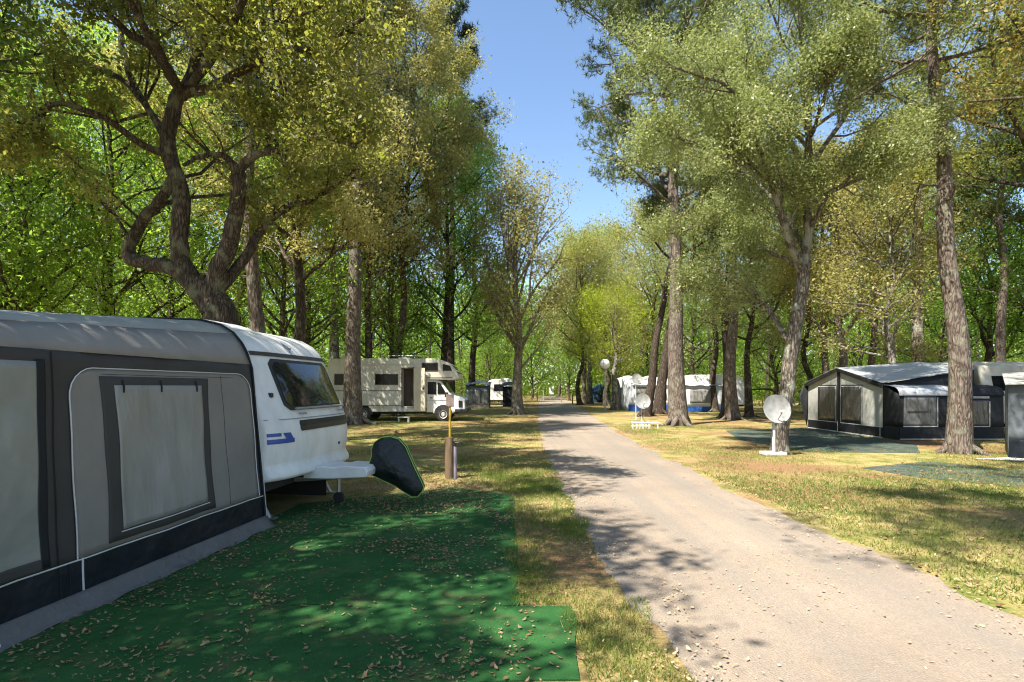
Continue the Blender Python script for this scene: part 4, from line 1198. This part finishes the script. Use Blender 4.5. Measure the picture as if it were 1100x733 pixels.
# ------------------------------------------------------------------ cream motorhome
def motorhome():
    Yb = 26.0; X0 = -8.62
    mh = thing('motorhome', 'cream motorhome with its side door open parked behind the tall pine', 'motorhome', (X0, Yb, 0))
    W = 2.2
    # living body with overcab
    prof = [(.05, .62), (.0, 1.2), (.02, 2.55), (.10, 2.80), (.35, 2.93), (4.9, 2.93), (5.35, 2.86), (5.75, 2.68), (6.02, 2.36), (6.16, 2.06), (6.12, 1.98), (5.85, 1.93), (4.62, 1.95), (4.60, .62)]
    # the door opening is left free: body = two shells either side and above it
    dx0, dx1, dz0, dz1 = 3.52, 4.04, .70, 2.46
    b = MB()
    b.prism([(.05, .62), (.0, 1.2), (.02, 2.55), (.10, 2.80), (.35, 2.93), (dx0, 2.93), (dx0, .62)], 0, W, 'y')
    b.prism([(dx1, .62), (dx1, 2.93), (4.9, 2.93), (5.35, 2.86), (5.75, 2.68), (6.02, 2.36), (6.16, 2.06), (6.12, 1.98), (5.85, 1.93), (4.62, 1.95), (4.60, .62)], 0, W, 'y')
    b.box(dx0 - .01, dx1 + .01, .004, W - .004, dz1, 2.927)
    b.box(dx0 - .01, dx1 + .01, .7, W - .004, .625, dz1)
    b.build('body', M['cream_paint'], mh, bevel=.03)
    MB().box(dx0 + .004, dx1 - .004, .30, .69, dz0, dz1).build('interior', M['dark_interior'], mh)
    MB().box(dx0 + .02, dx1 - .02, .02, .30, .64, .70).build('door_sill', M['beige_paint'], mh)
    for (x0, x1, z0, z1) in ((dx0 - .05, dx0, dz0 - .04, dz1 + .05), (dx1, dx1 + .05, dz0 - .04, dz1 + .05), (dx0, dx1, dz1, dz1 + .05)):
        MB().box(x0, x1, -.02, .01, z0, z1).build('door_frame', M['brown_trim'], mh)
    d = MB(); Md = Matrix.Translation((dx1 + .02, -.03, 0)) @ Matrix.Rotation(R(-14), 4, 'Z')
    d.box(0, .56, -.045, 0, .50, 2.48, Md)
    do = d.build('door', M['beige_paint'], mh, bevel=.012)
    MB().box(.44, .54, -.065, -.046, 1.50, 1.58, Md).build('handle', M['black_plastic'], do)
    # trims
    MB().box(.03, dx0 - .06, -.012, .002, 2.60, 2.64).box(.03, 4.4, -.018, -.001, 2.66, 2.70).build('gutter', M['cream_paint'], mh)
    MB().box(.02, dx0 - .06, -.010, .002, 1.415, 1.445).box(.02, dx0 - .06, -.010, .002, .715, .75).build('rubbing_strip', M['brown_trim'], mh)
    MB().box(4.64, 5.84, -.012, .002, 2.02, 2.05).build('overcab_strip', M['brown_trim'], mh)
    for (x0, x1, z0, z1) in ((2.24, 3.32, 1.70, 2.22), (4.42, 5.18, 2.34, 2.74), (.35, 1.25, 1.70, 2.22)):
        f = MB().box(x0, x1, -.022, .002, z0, z1).build('window', M['brown_trim'], mh, bevel=.01)
        MB().box(x0 + .05, x1 - .05, -.028, -.0225, z0 + .05, z1 - .05).build('pane', M['glass_dim'], f)
    # overcab front window
    def oc(z): return float(np.interp(z, [1.98, 2.06, 2.36, 2.68, 2.86], [6.12, 6.16, 6.02, 5.75, 5.35]))
    f = MB().add([(oc(z) + .012, y, z) for (y, z) in ((.25, 2.25), (W - .25, 2.25), (W - .25, 2.62), (.25, 2.62))], [(0, 1, 2, 3)]).build('window', M['glass_dim'], mh, solid=.02)
    f = MB().add([(x, -.012, z) for (x, z) in ((5.40, 2.36), (5.84, 2.36), (5.72, 2.60), (5.40, 2.68))], [(0, 1, 2, 3)]).build('window', M['glass_dim'], mh, solid=.02)
    # lower side skirt and chassis
    MB().box(1.75, 4.6, .02, .06, .46, .62).box(.05, .55, .02, .06, .42, .62).build('side_skirt', M['cream_paint'], mh)
    MB().box(.2, 6.0, .25, W - .25, .34, .618).build('chassis', M['under'], mh)
    # cab
    cabp = [(4.605, .42), (4.605, 1.94), (5.15, 1.94), (5.30, 1.88), (5.72, 1.30), (6.30, 1.10), (6.42, 1.02), (6.44, .55), (6.38, .42)]
    c = MB().prism(cabp, .12, W - .12, 'y')
    cab = c.build('cab', M['white_paint'], mh, bevel=.05, seg=3, smooth=True)
    side = lambda pts, mat, nm, par, y=.112, th=.012: MB().prism(pts, y - th, y, 'y').build(nm, mat, par)
    side([(4.68, 1.26), (5.08, 1.26), (5.08, 1.84), (4.68, 1.84)], M['glass_dim'], 'door_window', cab)
    side([(5.14, 1.28), (5.56, 1.28), (5.27, 1.78), (5.14, 1.82)], M['glass_dim'], 'quarter_window', cab)
    side([(4.63, .98), (5.62, .98), (5.62, .995), (4.63, .995)], M['grey_plastic'], 'door_seam', cab)
    side([(5.64, .55), (5.655, .55), (5.655, 1.24), (5.64, 1.24)], M['grey_plastic'], 'door_seam', cab)
    MB().box(5.50, 5.66, -.10, .02, 1.13, 1.36).tube([(5.58, .11, 1.2), (5.58, -.02, 1.2)], .015, 6).build('wing_mirror', M['black_plastic'], cab, bevel=.02)
    MB().box(4.78, 4.90, .085, .10, 1.08, 1.12).build('door_handle', M['black_plastic'], cab)
    # windscreen on the slope, grille, lights, bumper
    ws = MB().add([(5.335 + .012, .28, 1.855), (5.335 + .012, W - .28, 1.855), (5.70 + .012, W - .24, 1.345), (5.70 + .012, .24, 1.345)], [(0, 1, 2, 3)])
    ws.build('windscreen', M['glass_dim'], cab, solid=.012)
    MB().box(6.43, 6.462, .55, W - .55, .66, .96).build('grille', M['black_plastic'], cab)
    for y in (.16, W - .50):
        MB().box(6.28, 6.47, y, y + .34, .66, .98).build('headlight', M['lens'], cab, bevel=.02)
    MB().box(6.12, 6.30, .09, .118, .66, .96).build('indicator', M['black_plastic'], cab)
    MB().box(6.2, 6.56, .06, W - .06, .40, .58).box(5.95, 6.3, .06, .14, .42, .58).build('bumper', M['black_plastic'], cab, bevel=.03)
    # arches and wheels
    for x in (1.03, 1.70, 5.42):
        MB().prism([(x + .42 * math.cos(a), .36 + .40 * math.sin(a)) for a in np.linspace(-.1, math.pi + .1, 15)], .00, .104, 'y').build('wheel_arch', M['under'], mh)
        if x > 5:
            arc = [(x + .44 * math.cos(a), .09, .36 + .43 * math.sin(a)) for a in np.linspace(0.05, math.pi - .05, 15)]
            MB().tube(arc, .03, 6).build('arch_trim', M['white_paint'], mh, smooth=True)
        for y in (.10, W - .10):
            w = MB().lathe([(0, -.11), (.22, -.11), (.31, -.09), (.325, -.05), (.325, .07), (.30, .10), (0, .10)], (x, y, .325), 26, 'y').build('wheel', M['rubber'], mh, smooth=True)
            s = -1 if y < 1 else 1
            rm = MB().lathe([(0, -.02), (.06, -.03), (.07, .0), (.15, .01), (.185, -.02), (.19, .03), (0, .03)], (x, y + s * .115, .325), 20, 'y')
            if s > 0: rm = MB().lathe([(0, -.02), (.19, -.02), (.15, .0), (0, .012)], (x, y + .115, .325), 20, 'y')
            rm.build('rim', M['rim_paint'] if x > 5 else M['grey_plastic'], w, smooth=True)
    MB().box(.6, 1.2, .4, 1.2, 2.93, 3.02).box(3.2, 3.75, .6, 1.2, 2.93, 3.01).build('rooflight', M['white_plastic'], mh, bevel=.02)
    MB().tube([(2.6, .1, 2.92), (2.6, .1, 3.06), (4.6, .1, 3.06), (4.6, .1, 2.92)], .016, 6).build('roof_rail', M['steel'], mh)
motorhome()

st = thing('step_stool', 'small white step stool under the open motorhome door', 'stool', (-4.92, 25.4, 0))
MB().box(-.26, .26, -.17, .17, .21, .25).build('tread', M['white_plastic'], st, bevel=.015)
for x in (-.24, .20):
    MB().box(x, x + .045, -.15, .15, 0, .21).build('leg', M['white_plastic'], st, bevel=.008)

# ------------------------------------------------------------------ post, marker, lamp, dishes, sign
pt_ = thing('wooden_post', 'short round wooden post with a grey pipe and tap beside the grass', 'post', (-1.10, 9.8, 0))
m = MB(); m.lathe([(.076, -.05), (.078, .3), (.074, .70), (.066, .72), (0, .724)], (0, 0, 0), 18)
m.build('post', M['wood_post'], pt_, smooth=True)
MB().tube([(.108, -.02, 0), (.108, -.02, .56)], .030, 10).build('pipe', M['lavender_pipe'], pt_, smooth=True)
MB().tube([(.115, -.03, .55), (.115, -.05, .63), (.20, -.06, .635), (.25, -.06, .61)], .017, 8).box(.08, .15, -.06, .0, .625, .66).build('tap', M['black_plastic'], pt_, bevel=.006)
mk = thing('marker_pole', 'yellow pole with a small pink-grey plate behind the wooden post', 'marker', (-1.115, 10.02, 0))
MB().tube([(0, 0, -.05), (0, 0, .9), (0.005, 0, 1.40)], .020, 10).build('pole', M['yellow_paint'], mk, smooth=True)
MB().box(-.065, .075, -.035, -.021, 1.26, 1.47).build('plate', M['pink_plate'], mk, bevel=.004)

lp = thing('street_lamp', 'white globe lamp on a slim pole at right roadside', 'lamp', gx(650, 38))
MB().tube([(0, 0, -.05), (0, 0, .3), (0, 0, 2.82)], [.06, .05, .04], 12).build('pole', M['pole_white'], lp, smooth=True)
MB().lathe([(.04, 2.70), (.10, 2.78), (.12, 2.86), (.05, 2.90)], (0, 0, 0), 16).build('collar', M['grey_plastic'], lp, smooth=True)
MB().lathe([(.0, -.34)] + [(.34 * math.cos(a), .34 * math.sin(a)) for a in np.linspace(-1.4, 1.4, 16)] + [(0, .34)], (0, 0, 3.17), 28).build('globe', M['globe'], lp, smooth=True)

def dish(label, loc, zc, r, aim=(.10, -1, .24), tall=True, foot=None, name='satellite_dish'):
    d = thing(name, label, 'satellite dish', loc)
    a = Vector(aim).normalized()
    Mr = a.to_track_quat('Z', 'Y').to_matrix().to_4x4()
    rr = [0, .2, .4, .6, .8, .95, 1.0]
    prof = [(max(r * t, .0), r * .22 * t * t) for t in rr] + [(r * 1.02, r * .225), (r * 1.0, r * .20)] + [(r * t, r * .22 * t * t - .012) for t in (.9, .6, .3)] + [(0, -.012)]
    c = (0, 0, zc)
    MB().lathe(prof, c, 40, 'z', Mr).build('reflector', M['dish'], d, smooth=True, angle=60)
    f = Vector(c) + a * r * .95 + Vector((0, 0, -r * .30))
    lo = Vector(c) + Mr.to_3x3() @ Vector((0, -r * .97, r * .2)) 
    low = Vector(c) + a * .02 + Vector((0, 0, -r * .93))
    MB().tube([low, f], .012, 8).build('feed_arm', M['grey_plastic'], d, smooth=True)
    MB().lathe([(0, 0), (.03, 0), (.035, .08), (0, .09)], f, 12, 'z', (-a).to_track_quat('Z', 'Y').to_matrix().to_4x4()).build('feed_horn', M['white_plastic'], d, smooth=True)
    b = Vector(c) - a * .07
    MB().tube([(b.x, b.y + .03, 0.0), (b.x, b.y + .03, zc + .05)], .024, 10).tube([(b.x, b.y + .03, zc), Vector(c) - a * .01], .035, 8).build('mast', M['pole_white'], d, smooth=True)
    if foot:
        foot(d, b)
    return d
def slab(d, b):
    MB().box(b.x - .25, b.x + .25, b.y - .15, b.y + .24, 0.0, .085).build('base_slab', M['concrete'], d, bevel=.02)
    MB().tube([(b.x - .0, b.y - .03, .08), (b.x - .04, b.y - .10, .62), (b.x - .05, b.y - .06, .74)], .028, 8).build('brace', M['pole_white'], d, smooth=True)
dish('large pale satellite dish on a white base in front of the grey-green oak', gx(833, 13.0), 1.08, .33, foot=slab)
def tri(d, b):
    for k in range(3):
        a = k * 2.094 + .4
        MB().tube([(b.x, b.y + .03, .42), (b.x + .32 * math.cos(a), b.y + .32 * math.sin(a), 0.012)], .014, 6).build('leg', M['steel'], d)
dish('small pale satellite dish standing lower, behind the white ground rack', gx(690, 22.6), 1.02, .31, foot=tri)
dish('small grey satellite dish set higher, just behind the lower small dish', gx(684, 27), 1.96, .28, aim=(.35, -1, .4), foot=tri)
rk = thing('ground_rack', 'low white slatted rack on the grass below the small dishes', 'rack', gx(693, 21.6))
for x in (-.50, .46): MB().box(x, x + .04, -.03, .01, 0, .24).build('leg', M['white_plastic'], rk)
MB().box(-.54, .54, -.05, -.031, .21, .255).build('rail', M['white_plastic'], rk)
MB().box(-.54, .2, -.05, -.031, .085, .12).build('rail', M['white_plastic'], rk)
for i in range(5): MB().box(-.36 + i * .12, -.30 + i * .12, -.029, -.012, .0, .205).build('slat', M['white_plastic'], rk)

sg = thing('notice_board', 'small white notice board standing at the far road end', 'sign', (5.2, 74, 0))
MB().box(-.30, .30, -.03, .0, .65, 1.65).build('panel', M['white_plastic'], sg)
for x in (-.25, .21): MB().box(x, x + .05, .0, .05, 0, 1.6).build('leg', M['wood_grey'], sg)
for k, (px, Y, hgt) in enumerate(((572, 60, 1.5), (577, 62, 1.3), (584, 66, 1.2), (603, 58, .9), (615, 52, .9))):
    lab = ['pale yellowish roadside post farthest left near the road end', 'pale roadside post second from left near the road end', 'pale roadside post third from left near the road end',
           'low pale post at the far right edge of the road', 'low pale post nearest of those on the right road edge'][k]
    p_ = MB(); p_.tube([(0, 0, -.05), (0, 0, hgt * .95), (0, 0, hgt)], [.07, .065, .03], 8)
    o = p_.build('roadside_post', M['wood_grey'], None, smooth=True); o.location = gx(px, Y)
    tag(o, lab, 'post', 'posts near the road end')

# ------------------------------------------------------------------ awnings and caravans further off
def panel(nm, pts, mat, par, off=(0, 0, 0), n=6, th=.006, sag=.0):
    """a four-cornered cloth between given 3D corners, subdivided"""
    A, B, C, D = [Vector(p) + Vector(off) for p in pts]
    nrm = (B - A).cross(D - A).normalized()
    def fn(u, v):
        p = (A * (1 - u) + B * u) * (1 - v) + (D * (1 - u) + C * u) * v
        return p - nrm * sag * math.sin(math.pi * u) * math.sin(math.pi * v)
    return MB().grid(fn, n, n).build(nm, mat, par, smooth=True, solid=th)

def small_caravan(label, loc, rz, L=4.6, W=2.15, H=2.45, paint='white_paint', stripe=None):
    c = thing('caravan', label, 'caravan', loc, rz)
    pr = [(.10, .45), (-.02, .9), (.03, 1.15), (.42, 2.05), (.62, H - .12), (1.0, H), (L - .7, H), (L - .3, H - .15), (L, 1.3), (L - .05, .45)]
    MB().prism(pr, 0, W, 'y').build('body', M[paint], c, bevel=.05, seg=3, smooth=True)
    MB().box(L * .3, L * .55, -.015, .0, 1.25, 1.85).build('window', M['glass'], c, bevel=.01)
    MB().add([(.085, .3, 1.25), (.085, W - .3, 1.25), (.36, W - .35, 1.93), (.36, .35, 1.93)], [(0, 1, 2, 3)]).build('window', M['glass'], c, solid=.02)
    MB().add([(L - .015, .3, 1.3), (L - .015, W - .3, 1.3), (L - .20, W - .35, 1.95), (L - .20, .35, 1.95)], [(0, 3, 2, 1)]).build('window', M['glass'], c, solid=.02)
    if stripe:
        MB().box(.12, L - .12, -.010, .001, .72, .95).build('stripe', M[stripe], c)
        MB().add([(-.02 + .0, .02, .72), (-.02, W - .02, .72), (-.032, W - .02, .95), (-.032, .02, .95)], [(0, 1, 2, 3)]).build('stripe', M[stripe], c, solid=.01)
    for y in (.12, W - .12):
        MB().lathe([(0, -.08), (.30, -.08), (.31, .08), (0, .08)], (L * .55, y, .31), 20, 'y').build('wheel', M['rubber'], c, smooth=True)
    MB().box(.3, L - .3, .2, W - .2, .33, .449).build('chassis', M['under'], c)
    MB().box(1.6, 2.3, .7, 1.4, H - .005, H + .07).build('rooflight', M['white_plastic'], c, bevel=.02)
    return c

def gable_awning():
    """black and light awning right of the road; gable end towards the road"""
    aw = thing('awning', 'large black awning with pale gable end and silver roof right of the road', 'awning', (11.62, 17.5, 0))
    D = 4.4; dep = 2.85; ap = 2.35
    eL, eR, za = 1.78, 1.74, 2.26
    # gable wall (x = 0): y 0..D
    def zt(y): return eR + (za - eR) * y / ap if y < ap else za + (eL - za) * (y - ap) / (D - ap)
    ys_ = np.linspace(0, D, 15)
    w = MB()
    for a, b in zip(ys_[:-1], ys_[1:]):
        w.add([(0, a, .34), (0, b, .34), (-.0, b, zt(b)), (0, a, zt(a))], [(0, 3, 2, 1)])
    gw = w.build('gable_wall', M['aw_lightwall'], aw, solid=.006)
    MB().box(-.012, .006, .0, D, .02, .345).build('skirt', M['aw_black'], aw)
    MB().box(-.018, -.008, 0, D, .335, .355).box(-.03, -.012, 0, D, .0, .035).build('piping', M['trim_white'], gw)
    for (a, b, za_, zb_) in ((1.02, 2.20, 1.62, 1.62), (2.48, 3.68, 1.62, 1.62)):
        f = MB().box(-.022, -.006, a, b, .36, 1.68).build('door_panel', M['aw_black'], gw)
        panel('screen', [(-.026, a + .06, .40), (-.026, b - .06, .40), (-.026, b - .06, 1.60), (-.026, a + .06, 1.60)], M['aw_smoke'], f, n=10)
        MB().box(-.03, -.02, a + .02, b - .02, 1.615, 1.64).build('zip', M['trim_white'], f)
        MB().box(-.03, -.02, a + .012, a + .03, .37, 1.62).build('zip', M['trim_white'], f)
    MB().box(-.03, -.006, 2.26, 2.42, .03, 2.18).build('centre_band', M['aw_black'], gw)
    MB().tube([(-.05, .06, .0), (-.05, .06, .32)], .012, 6).tube([(-.05, ap, 0), (-.05, ap, .4)], .012, 6).build('pole', M['pole_white'], aw)
    # black drip edge round the gable
    for pts in ([(-.12, -.10, eR - .07), (-.12, ap, za), (.0, ap, za + .03), (.0, -.10, eR)], [(-.12, ap, za), (-.12, D + .12, eL - .10), (0, D + .12, eL - .02), (0, ap, za + .03)]):
        panel('gable_trim', pts, M['aw_black'], aw)
    panel('gable_trim', [(-.11, -.1, eR - .17), (-.11, ap, za - .09), (-.115, ap, za + .01), (-.115, -.1, eR - .07)], M['aw_black'], aw)
    panel('gable_trim', [(-.11, ap, za - .09), (-.11, D + .1, eL - .20), (-.115, D + .12, eL - .10), (-.115, ap, za + .01)], M['aw_black'], aw)
    # wing of the far front corner
    panel('corner_wing', [(-.05, D - .0, .02), (-.35, D + .02, 1.25), (-.12, D + .1, eL - .08), (0, D, eL - .1)], M['aw_black'], aw)
    # roof: two slopes rising to the caravan
    zc = 2.50
    panel('roof', [(-.1, -.12, eR - .01), (dep, -.05, zc - .32), (dep, ap, zc), (-.1, ap, za + .025)], M['aw_silver'], aw, n=16, sag=.05)
    panel('roof', [(-.1, ap, za + .025), (dep, ap, zc), (dep, D + .05, zc - .30), (-.1, D + .12, eL - .02)], M['aw_silver'], aw, n=16, sag=.05)
    # near side wall
    panel('side_wall', [(0, 0, .34), (dep, 0, .34), (dep, 0, zc - .36), (0, 0, eR - .02)], M['aw_black'], aw)
    MB().box(0, dep, -.012, .004, .02, .345).build('skirt', M['aw_black'], aw)
    MB().tube([(.02, -.02, 1.70), (.52, -.03, .36)], .010, 6).build('guy_strap', M['trim_white'], aw)
    panel('far_wall', [(dep, D, .02), (0, D, .02), (0, D, eL - .02), (dep, D, zc - .32)], M['aw_black'], aw)
    # annex along the near side
    ax = thing('awning_annex', 'low black annex with clear film windows and silver top before the pine', 'awning', (11.63, 16.75, 0))
    L = 3.12; dd = .745; zh = 1.38
    MB().box(0, L, -.006, .004, .02, .40).box(-.006, .004, 0.006, dd, .02, .40).build('skirt', M['aw_black'], ax)
    panel('front_wall', [(0, 0, .40), (L, 0, .40), (L, .02, zh), (0, .02, zh)], M['aw_black'], ax)
    panel('end_wall', [(0, dd, .40), (0, 0.01, .40), (0, .03, zh), (0, dd, 1.66)], M['aw_black'], ax)
    panel('end_wall', [(L, 0.01, .02), (L, dd, .02), (L, dd, 1.66), (L, .03, zh)], M['aw_black'], ax)
    prof = [(-.03, zh - .04), (.0, zh + .08), (.07, zh + .17), (.2, zh + .23), (.45, zh + .27), (dd, zh + .29)]
    def rf(u, v):
        k = u * (len(prof) - 1); i = min(int(k), len(prof) - 2); f = k - i
        y = prof[i][0] * (1 - f) + prof[i + 1][0] * f; z = prof[i][1] * (1 - f) + prof[i + 1][1] * f
        return (-.03 + (1.62 + .03) * v, y, z)
    MB().grid(rf, 12, 10).build('roof', M['aw_silver'], ax, smooth=True, solid=.006)
    def rf2(u, v):
        p = rf(u, v); return (1.62 + (L - 1.62) * v, p[1], p[2])
    MB().grid(rf2, 12, 10).build('roof', M['aw_black'], ax, smooth=True, solid=.006)
    for (a, b, mt, z0, z1) in ((.10, 1.12, 'aw_clear', .42, 1.34), (1.42, 1.88, 'aw_silver', .42, 1.42), (1.90, 2.68, 'aw_smoke', .42, 1.22)):
        p = panel('film_window', [(a, -.012, z0), (b, -.012, z0), (b - .02, .006, z1), (a + .03, .006, z1)], M[mt], ax, n=10)
        MB().box(a - .01, b + .01, -.024, -.014, z0 - .015, z0 + .006).build('zip', M['trim_white'], p)
        MB().box(b - .005, b + .012, -.024, -.014, z0, z1 - .05).build('zip', M['trim_white'], p)
    panel('film_window', [(.20, -.020, .84), (.86, -.020, .84), (.86, -.010, 1.28), (.21, -.010, 1.28)], M['aw_clear'], ax, n=8)
    MB().box(1.92, 2.66, -.03, -.012, 1.26, 1.33).build('reflective_band', M['aw_lightwall'], ax)
    MB().box(0, L, -.02, -.008, .03, .05).build('piping', M['trim_white'], ax)
gable_awning()
small_caravan('beige caravan joined to the black gabled awning at right', (14.75, 22.3, 0), R(-90), 4.9, 2.2, 2.42, 'beige_paint')

def edge_awning():
    aw = thing('awning', 'slate blue awning cut off by the right frame edge', 'awning', (11.2, 12.6, 0), R(-40))
    L = 4.2; D = 2.2
    panel('front_wall', [(0, 0, .42), (L, 0, .42), (L, .04, 1.72), (.0, .04, 1.66)], M['aw_slate'], aw)
    panel('skirt', [(0, -.03, .01), (L, -.03, .01), (L, -.004, .43), (0, -.004, .43)], M['aw_navy'], aw)
    panel('end_wall', [(0, D, .01), (0, .005, .01), (0, .045, 1.66), (0, D, 1.9)], M['aw_slate'], aw)
    panel('roof', [(-.06, -.08, 1.66), (L, -.08, 1.76), (L, D, 2.2), (-.06, D, 1.95)], M['aw_pale'], aw)
    panel('window_panel', [(.5, -.008, .5), (1.9, -.008, .5), (1.9, .03, 1.5), (.5, .03, 1.5)], M['aw_smoke'], aw)
    MB().tube([(-.06, -.09, 1.66), (L, -.09, 1.76)], .014, 6).build('edge_bead', M['trim_white'], aw)
edge_awning()
m = MB(); m.add([(x, y, .012) for (x, y) in ((10.3, 12.4), (11.1, 12.0), (12.6, 12.0), (12.8, 12.35), (11.2, 12.6))], [(0, 1, 2, 3, 4)])
m2 = m.build('ground_sheet', M['aw_white'], solid=.006)
tag(m2, 'pale ground sheet edge lying before the slate blue awning', 'sheet')

def blue_awning():
    Yb = 36.0
    aw = thing('awning', 'white awning with blue lower band and grey mesh window behind the pines', 'awning', (11.0, Yb, 0))
    L = 2.7; D = 2.4
    panel('front_wall', [(0, 0, .34), (L, 0, .34), (L - .05, .1, 1.72), (.05, .1, 1.72)], M['aw_white'], aw)
    MB().box(0, L, -.012, .002, .0, .345).build('blue_band', M['aw_blue'], aw)
    wf = panel('window_frame', [(.36, -.006, .42), (2.05, -.006, .42), (2.0, .085, 1.55), (.4, .085, 1.55)], M['trim_white'], aw)
    panel('mesh_window', [(.46, -.018, .58), (1.95, -.018, .58), (1.92, .07, 1.48), (.5, .07, 1.48)], M['net_curtain'], wf)
    for x in (0, L):
        panel('end_wall', [(x, 0, .01), (x, D, .01), (x, D, 2.2), (x, .1, 1.72)], M['aw_white'], aw)
    def rf(u, v):
        y = -.05 + (D + .05) * u
        z = 1.70 + .52 * (1 - (1 - u) ** 2) + .03 * math.sin(v * 19)
        return (-.06 + (L + .12) * v, y, z)
    MB().grid(rf, 12, 24).build('roof', M['aw_white'], aw, smooth=True, solid=.01)
    aw2 = thing('awning', 'white and blue awning side seen between two leaning trunks', 'awning', (7.75, 37.2, 0))
    L = 3.0
    panel('front_wall', [(0, 0, .42), (L, 0, .42), (L - .05, .1, 1.75), (.3, .1, 1.75)], M['aw_white'], aw2)
    MB().box(0, L, -.012, .002, .0, .43).build('blue_band', M['aw_blue'], aw2)
    panel('window_panel', [(.45, -.01, .75), (2.6, -.01, .75), (2.5, .08, 1.6), (.55, .08, 1.6)], M['net_curtain'], aw2)
    MB().grid(lambda u, v: (.25 + (L - .2) * v, -.05 + 2.3 * u, 1.73 + .5 * (1 - (1 - u) ** 2)), 10, 12).build('roof', M['aw_white'], aw2, smooth=True, solid=.01)
    for x in (0.02, L): panel('end_wall', [(x, 0, .01), (x, 2.2, .01), (x, 2.2, 2.2), (x + (.28 if x < 1 else -.05), .1, 1.75)], M['aw_white'], aw2)
blue_awning()
small_caravan('white caravan with blue stripe behind the close pair of pines', (15.5, 38.2, 0), R(180), 4.4, 2.1, 2.4, 'white_paint', 'aw_blue').rotation_euler = (0, 0, R(176))

def pale_tent():
    t = thing('tent', 'pale canvas tent with dark open front left of the small dishes', 'tent', gx(668, 43))
    L = 3.1
    def rf(u, v):
        return (-.2 + (L + .4) * v, -.4 + 2.8 * u, 1.78 + .62 * math.sin(math.pi * min(1, u * 1.0)) - .10 * math.cos(v * math.pi * 4))
    MB().grid(rf, 10, 16).build('roof', M['aw_pale'], t, smooth=True, solid=.02)
    panel('back_wall', [(0, 2.2, 0), (L, 2.2, 0), (L, 2.2, 1.9), (0, 2.2, 1.9)], M['aw_black'], t)
    for x in (0, L): panel('side_wall', [(x, 0, 0), (x, 2.2, 0), (x, 2.2, 1.9), (x, 0, 1.8)], M['aw_black'], t)
    for x in (.02, 1.2, L - .02): MB().tube([(x, -.05, 0), (x, -.05, 1.85)], .03, 6).build('pole', M['pole_white'], t)
    panel('front_panel', [(1.55, .0, .1), (L, .0, .1), (L, .05, 1.8), (1.9, .05, 1.8)], M['aw_lightwall'], t)
    panel('valance', [(-.2, -.4, 1.55), (L + .2, -.4, 1.55), (L + .2, -.4, 1.78), (-.2, -.4, 1.78)], M['aw_pale'], t)
pale_tent()
bt = thing('tent', 'small blue tent far back right of the roadside tree row', 'tent', gx(636, 58))
MB().prism([(-.2, 0), (2.0, 0), (1.8, 1.4), (.9, 1.9), (0, 1.4)], 0, 2, 'y').build('tent_body', M['tent_blue'], bt)
panel('door_panel', [(.5, -.02, .05), (1.3, -.02, .05), (1.15, -.02, 1.4), (.65, -.02, 1.4)], M['aw_navy'], bt)

def navy_awning(label, x0, x1, Y, H, seed, pale):
    a = thing('awning', label, 'awning', (x0, Y, 0))
    L = x1 - x0
    panel('front_wall', [(0, 0, .35), (L, 0, .35), (L, .05, H - .25), (0, .05, H - .25)], M['aw_slate'] if pale else M['aw_black'], a)
    MB().box(0, L, -.02, .0, 0, .36).build('skirt', M['aw_flap'] if pale else M['aw_black'], a)
    if pale:
        for k in range(3):
            panel('window_panel', [(.1 + k * L / 3.1, -.02, .25), (L / 3.4 + k * L / 3.1, -.02, .25), (L / 3.4 + k * L / 3.1, .02, H * .7), (.1 + k * L / 3.1, .02, H * .7)], M['aw_clear'], a)
    for x in (0, L): panel('end_wall', [(x, 0, 0), (x, 2.2, 0), (x, 2.2, H), (x, .05, H - .25)], M['aw_black'], a)
    MB().grid(lambda u, v: (-.1 + (L + .2) * v, -.12 + 2.4 * u, H - .28 + .28 * math.sin(u * 1.57) + .16 * math.sin(v * math.pi)), 8, 10).build('roof', M['aw_slate'] if pale else M['aw_black'], a, smooth=True, solid=.02)
navy_awning('dark navy awning with pale lower windows beside the motorhome cab', -3.55, -1.75, 43, 1.98, 1, True)
navy_awning('black awning half hidden behind the sparse oak trunk', -.75, .45, 45.5, 1.9, 2, False)
small_caravan('white caravan between the two dark awnings left of the road', (-2.6, 49.0, 0), R(-2), 3.4, 2.1, 2.3)
